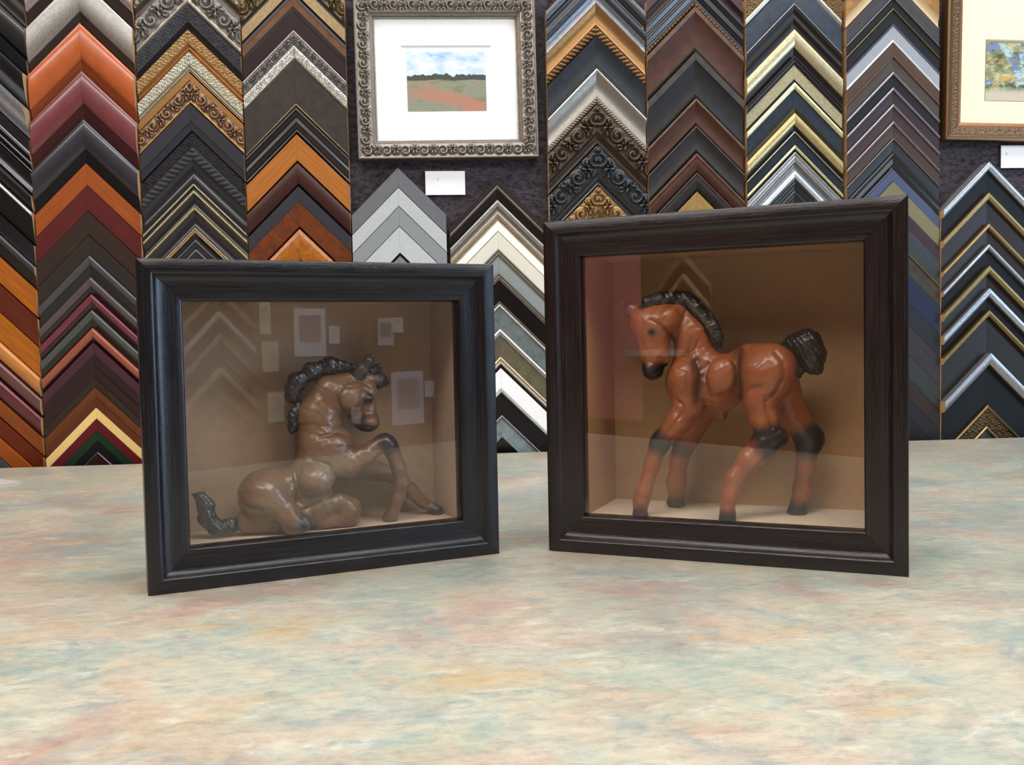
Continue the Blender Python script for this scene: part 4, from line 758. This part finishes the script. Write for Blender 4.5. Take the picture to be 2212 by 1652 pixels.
def foal(q, data, floor, base, back, light, dark, hair, label, name, vox=.85, extra_blobs=()):
    root = empty(name, (0, 0, 0), 0, label=label, category='figurine', group='foal figurines in the shadow boxes')
    cx, cy, yaw = q[:3]
    a = Vector((math.cos(yaw), math.sin(yaw), 0)); nn = Vector((-math.sin(yaw), math.cos(yaw), 0))
    mx0 = (data['body'][0][1][0])
    ctr = Vector((0, 58, floor))
    p = Vector((cx, cy, 0))+nn*.058+Vector((0, 0, floor/1000)); root.location = p; root.rotation_euler = (0, 0, yaw)
    org = np.array([0, 58, floor])
    def grooves(D, ax):
        X, Z = np.meshgrid(ax[0].astype(np.float32), ax[2].astype(np.float32), indexing='ij')
        front = smooth(64, 52, ax[1]).astype(np.float32)
        for wd, am, poly in data['groove']:
            g = am*1.15*np.exp(-(seg2(X, Z, poly)/(wd*1.15))**2)
            D = D+g[:, None, :]*front[None, :, None]
        nx = np.sin(X*.55+1.3*np.sin(Z*.31))*np.sin(Z*.6+1.1*np.sin(X*.27))
        return D+(.22*nx)[:, None, :]
    V, F = sculpt(data['body'], floor, vox, grooves)
    def wts(blobs):
        w = np.zeros(len(V))
        for x, y, z, r, s in blobs:
            d = np.sqrt((V[:, 0]-x)**2+(V[:, 1]-y)**2+(V[:, 2]-z)**2)-r
            w = np.maximum(w, 1-smooth(-s*.3, s*.9, d))
        return w
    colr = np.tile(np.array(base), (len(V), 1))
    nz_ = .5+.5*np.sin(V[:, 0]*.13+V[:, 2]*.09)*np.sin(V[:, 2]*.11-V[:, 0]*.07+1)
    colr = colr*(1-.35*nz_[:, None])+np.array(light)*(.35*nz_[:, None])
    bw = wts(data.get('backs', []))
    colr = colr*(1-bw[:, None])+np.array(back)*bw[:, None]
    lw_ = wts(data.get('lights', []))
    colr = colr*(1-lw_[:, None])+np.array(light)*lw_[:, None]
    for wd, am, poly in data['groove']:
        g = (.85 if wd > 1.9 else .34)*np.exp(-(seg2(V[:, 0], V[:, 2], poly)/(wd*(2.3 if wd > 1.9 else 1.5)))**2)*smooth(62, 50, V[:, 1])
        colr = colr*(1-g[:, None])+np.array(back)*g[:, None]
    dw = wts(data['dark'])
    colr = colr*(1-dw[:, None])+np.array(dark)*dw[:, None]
    gm = glaze('painted_glaze')
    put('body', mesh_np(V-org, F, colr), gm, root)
    hm = NT('hair_glaze'); hm.bsdf(.38, spec=.5, coat=.25, coat_rough=.2)
    fac = hm.noise(hm.coord((1, 1, 1)), 130, 4, .6)
    hm.l(hm.ramp(fac, [(.35, sc(hair, .6)), (.65, sc(hair, 1.5))]), hm.b.inputs[0])
    hm.bump(hm.noise(hm.coord((260, 260, 90)), 1, 3), .4, .0015)
    for part in ('mane', 'tail'):
        def strands(D, ax):
            X, Y, Z = np.meshgrid(*[q_.astype(np.float32) for q_ in ax], indexing='ij')
            s = np.sin(X*1.15+Z*.75+1.2*np.sin(Z*.25+X*.1))+.6*np.sin(Z*1.5-X*.8+Y*.6)
            return D+.32*s
        V2, F2 = sculpt(data[part], floor, vox, strands)
        put(part, mesh_np(V2-org, F2), hm.m, root)
    ex, ey, ez, er = data['eye']
    bm = bmesh.new(); bmesh.ops.create_uvsphere(bm, u_segments=20, v_segments=12, radius=er/1000)
    for v_ in bm.verts: v_.co = Vector((v_.co.x*1.1, v_.co.y, v_.co.z*.85))+Vector((ex-org[0], ey-org[1], ez-org[2]))/1000
    put('eye', fix(bm), plain('glossy_black_eye', '#0c0a0a', .08, spec=.6), root)
    return root
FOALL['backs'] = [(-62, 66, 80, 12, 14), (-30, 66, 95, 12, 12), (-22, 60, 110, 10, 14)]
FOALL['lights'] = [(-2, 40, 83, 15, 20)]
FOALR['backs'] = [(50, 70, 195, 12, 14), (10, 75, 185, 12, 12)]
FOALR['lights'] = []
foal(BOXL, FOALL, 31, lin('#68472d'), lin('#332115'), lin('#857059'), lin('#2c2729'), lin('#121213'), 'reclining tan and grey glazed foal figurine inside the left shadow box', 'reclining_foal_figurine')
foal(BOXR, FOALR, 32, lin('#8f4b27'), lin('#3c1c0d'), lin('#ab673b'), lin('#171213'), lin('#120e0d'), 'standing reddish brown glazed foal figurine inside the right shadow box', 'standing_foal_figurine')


# ------------------------------------------------------------------ things on the wall behind the camera (seen in the glass)
def front_pt(x, z, off=0): return WA*x+WN*(YR+off)+Vector((0, 0, z))
pinkm = plain('dusty_red_fabric', '#ff98a2', .85, amt=.06)
o = put('display_panel', boxm(-.17, .17, 0, .03, -.54, .5, .004), pinkm); o.location = front_pt(-1.895, .42); o.rotation_euler = (0, 0, WY)
tag(o, 'tall dusty red fabric panel mirrored at left in the right glass', 'display panel')
def rear_print(x, z, w, h, hexm, hexa, label, group):
    o = put('unframed_print', boxm(-w/2, w/2, .002, .006, -h/2, h/2), plain('print_paper', hexm, .6, amt=.02)); o.location = front_pt(x, z); o.rotation_euler = (0, 0, WY)
    tag(o, label, 'print', group)
    put('picture_area', boxm(-w*.34, w*.34, .0062, .007, -h*.2, h*.36), plain('print_ink', hexa, .5, grain=(25, 25, 25), amt=.4), o)
    return o
for i, (x, z, w, h, a, b, lab) in enumerate(REAR):
    rear_print(x, z, w, h, a, b, lab, 'prints mirrored in the left glass')
for i, (x, z, hexs) in enumerate(REARCH):
    for k, hx in enumerate(hexs):
        root = empty('corner_sample', front_pt(x, z-k*.075), WY+math.pi)
        tag(root, '%s corner sample on rear wall, mirrored in the %s glass' % (('pale silver', 'dull brown', 'pale gold', 'dark taupe')[k] + (' upper', ' lower', ' far')[i % 3], ('left', 'left', 'right')[i]), 'frame sample', 'rear wall samples')
        for side in (1, -1):
            mx = basis((side*S2, 0, -S2), (S2, 0, side*S2) if side > 0 else (S2, 0, -S2), (0, -1, 0))
            rail(root, [(0, 16, hx, 'p', 'round', 24, 20), (16, 48, '#5a4a42', 'w', 'cove', 20, 12)], (.15, 1), (170, 1), -1 if side > 0 else 1, mx)

o = put('wall_shelf', boxm(-.11, .11, 0, .09, -.012, .012, .002), plain('white_laminate', '#f4f2ee', .4, amt=.01)); o.location = front_pt(-1.63, .15); o.rotation_euler = (0, 0, WY)
tag(o, 'short white shelf mirrored across the muzzle of the standing foal', 'shelf')
# ------------------------------------------------------------------ light, camera
w = bpy.data.worlds.new('World'); bpy.context.scene.world = w; w.use_nodes = True
bg = w.node_tree.nodes['Background']; bg.inputs[0].default_value = (.55, .75, 1, 1); bg.inputs[1].default_value = SKY
pl = bpy.data.lights.new('window_daylight', 'AREA'); pl.shape = 'RECTANGLE'; pl.size = 1.2; pl.size_y = 1.3; pl.cycles.is_portal = True
po = bpy.data.objects.new('window_daylight', pl); C.objects.link(po)
pc = WA*(XW+.12)+WN*((wy0+wy1)/2); po.location = (pc.x, pc.y, (wz0+wz1)/2)
po.rotation_euler = (math.pi/2, 0, WY+math.pi/2)

cam = bpy.data.cameras.new('camera'); co = bpy.data.objects.new('camera', cam); C.objects.link(co)
cp, sp = math.cos(CAM['pitch']), math.sin(CAM['pitch']); cr, sr = math.cos(CAM['roll']), math.sin(CAM['roll'])
f = Vector((0, cp, -sp)); u = Vector((0, sp, cp)); r = Vector((1, 0, 0))
r2 = cr*r-sr*u; u2 = sr*r+cr*u
co.matrix_world = basis(r2, u2, -f, (0, 0, CAM['h']))
cam.sensor_fit = 'HORIZONTAL'; cam.sensor_width = 36; cam.lens = CAM['f']/2212*36; cam.clip_start = .01
s = bpy.context.scene; s.camera = co
s.view_settings.view_transform = 'Standard'; s.view_settings.look = 'None'; s.view_settings.gamma = 1; s.view_settings.exposure = EXPO
s.cycles.use_denoising = True
s.cycles.max_bounces = 7; s.cycles.diffuse_bounces = 3; s.cycles.glossy_bounces = 3; s.cycles.transparent_max_bounces = 12; s.cycles.caustics_reflective = False; s.cycles.sample_clamp_indirect = 4
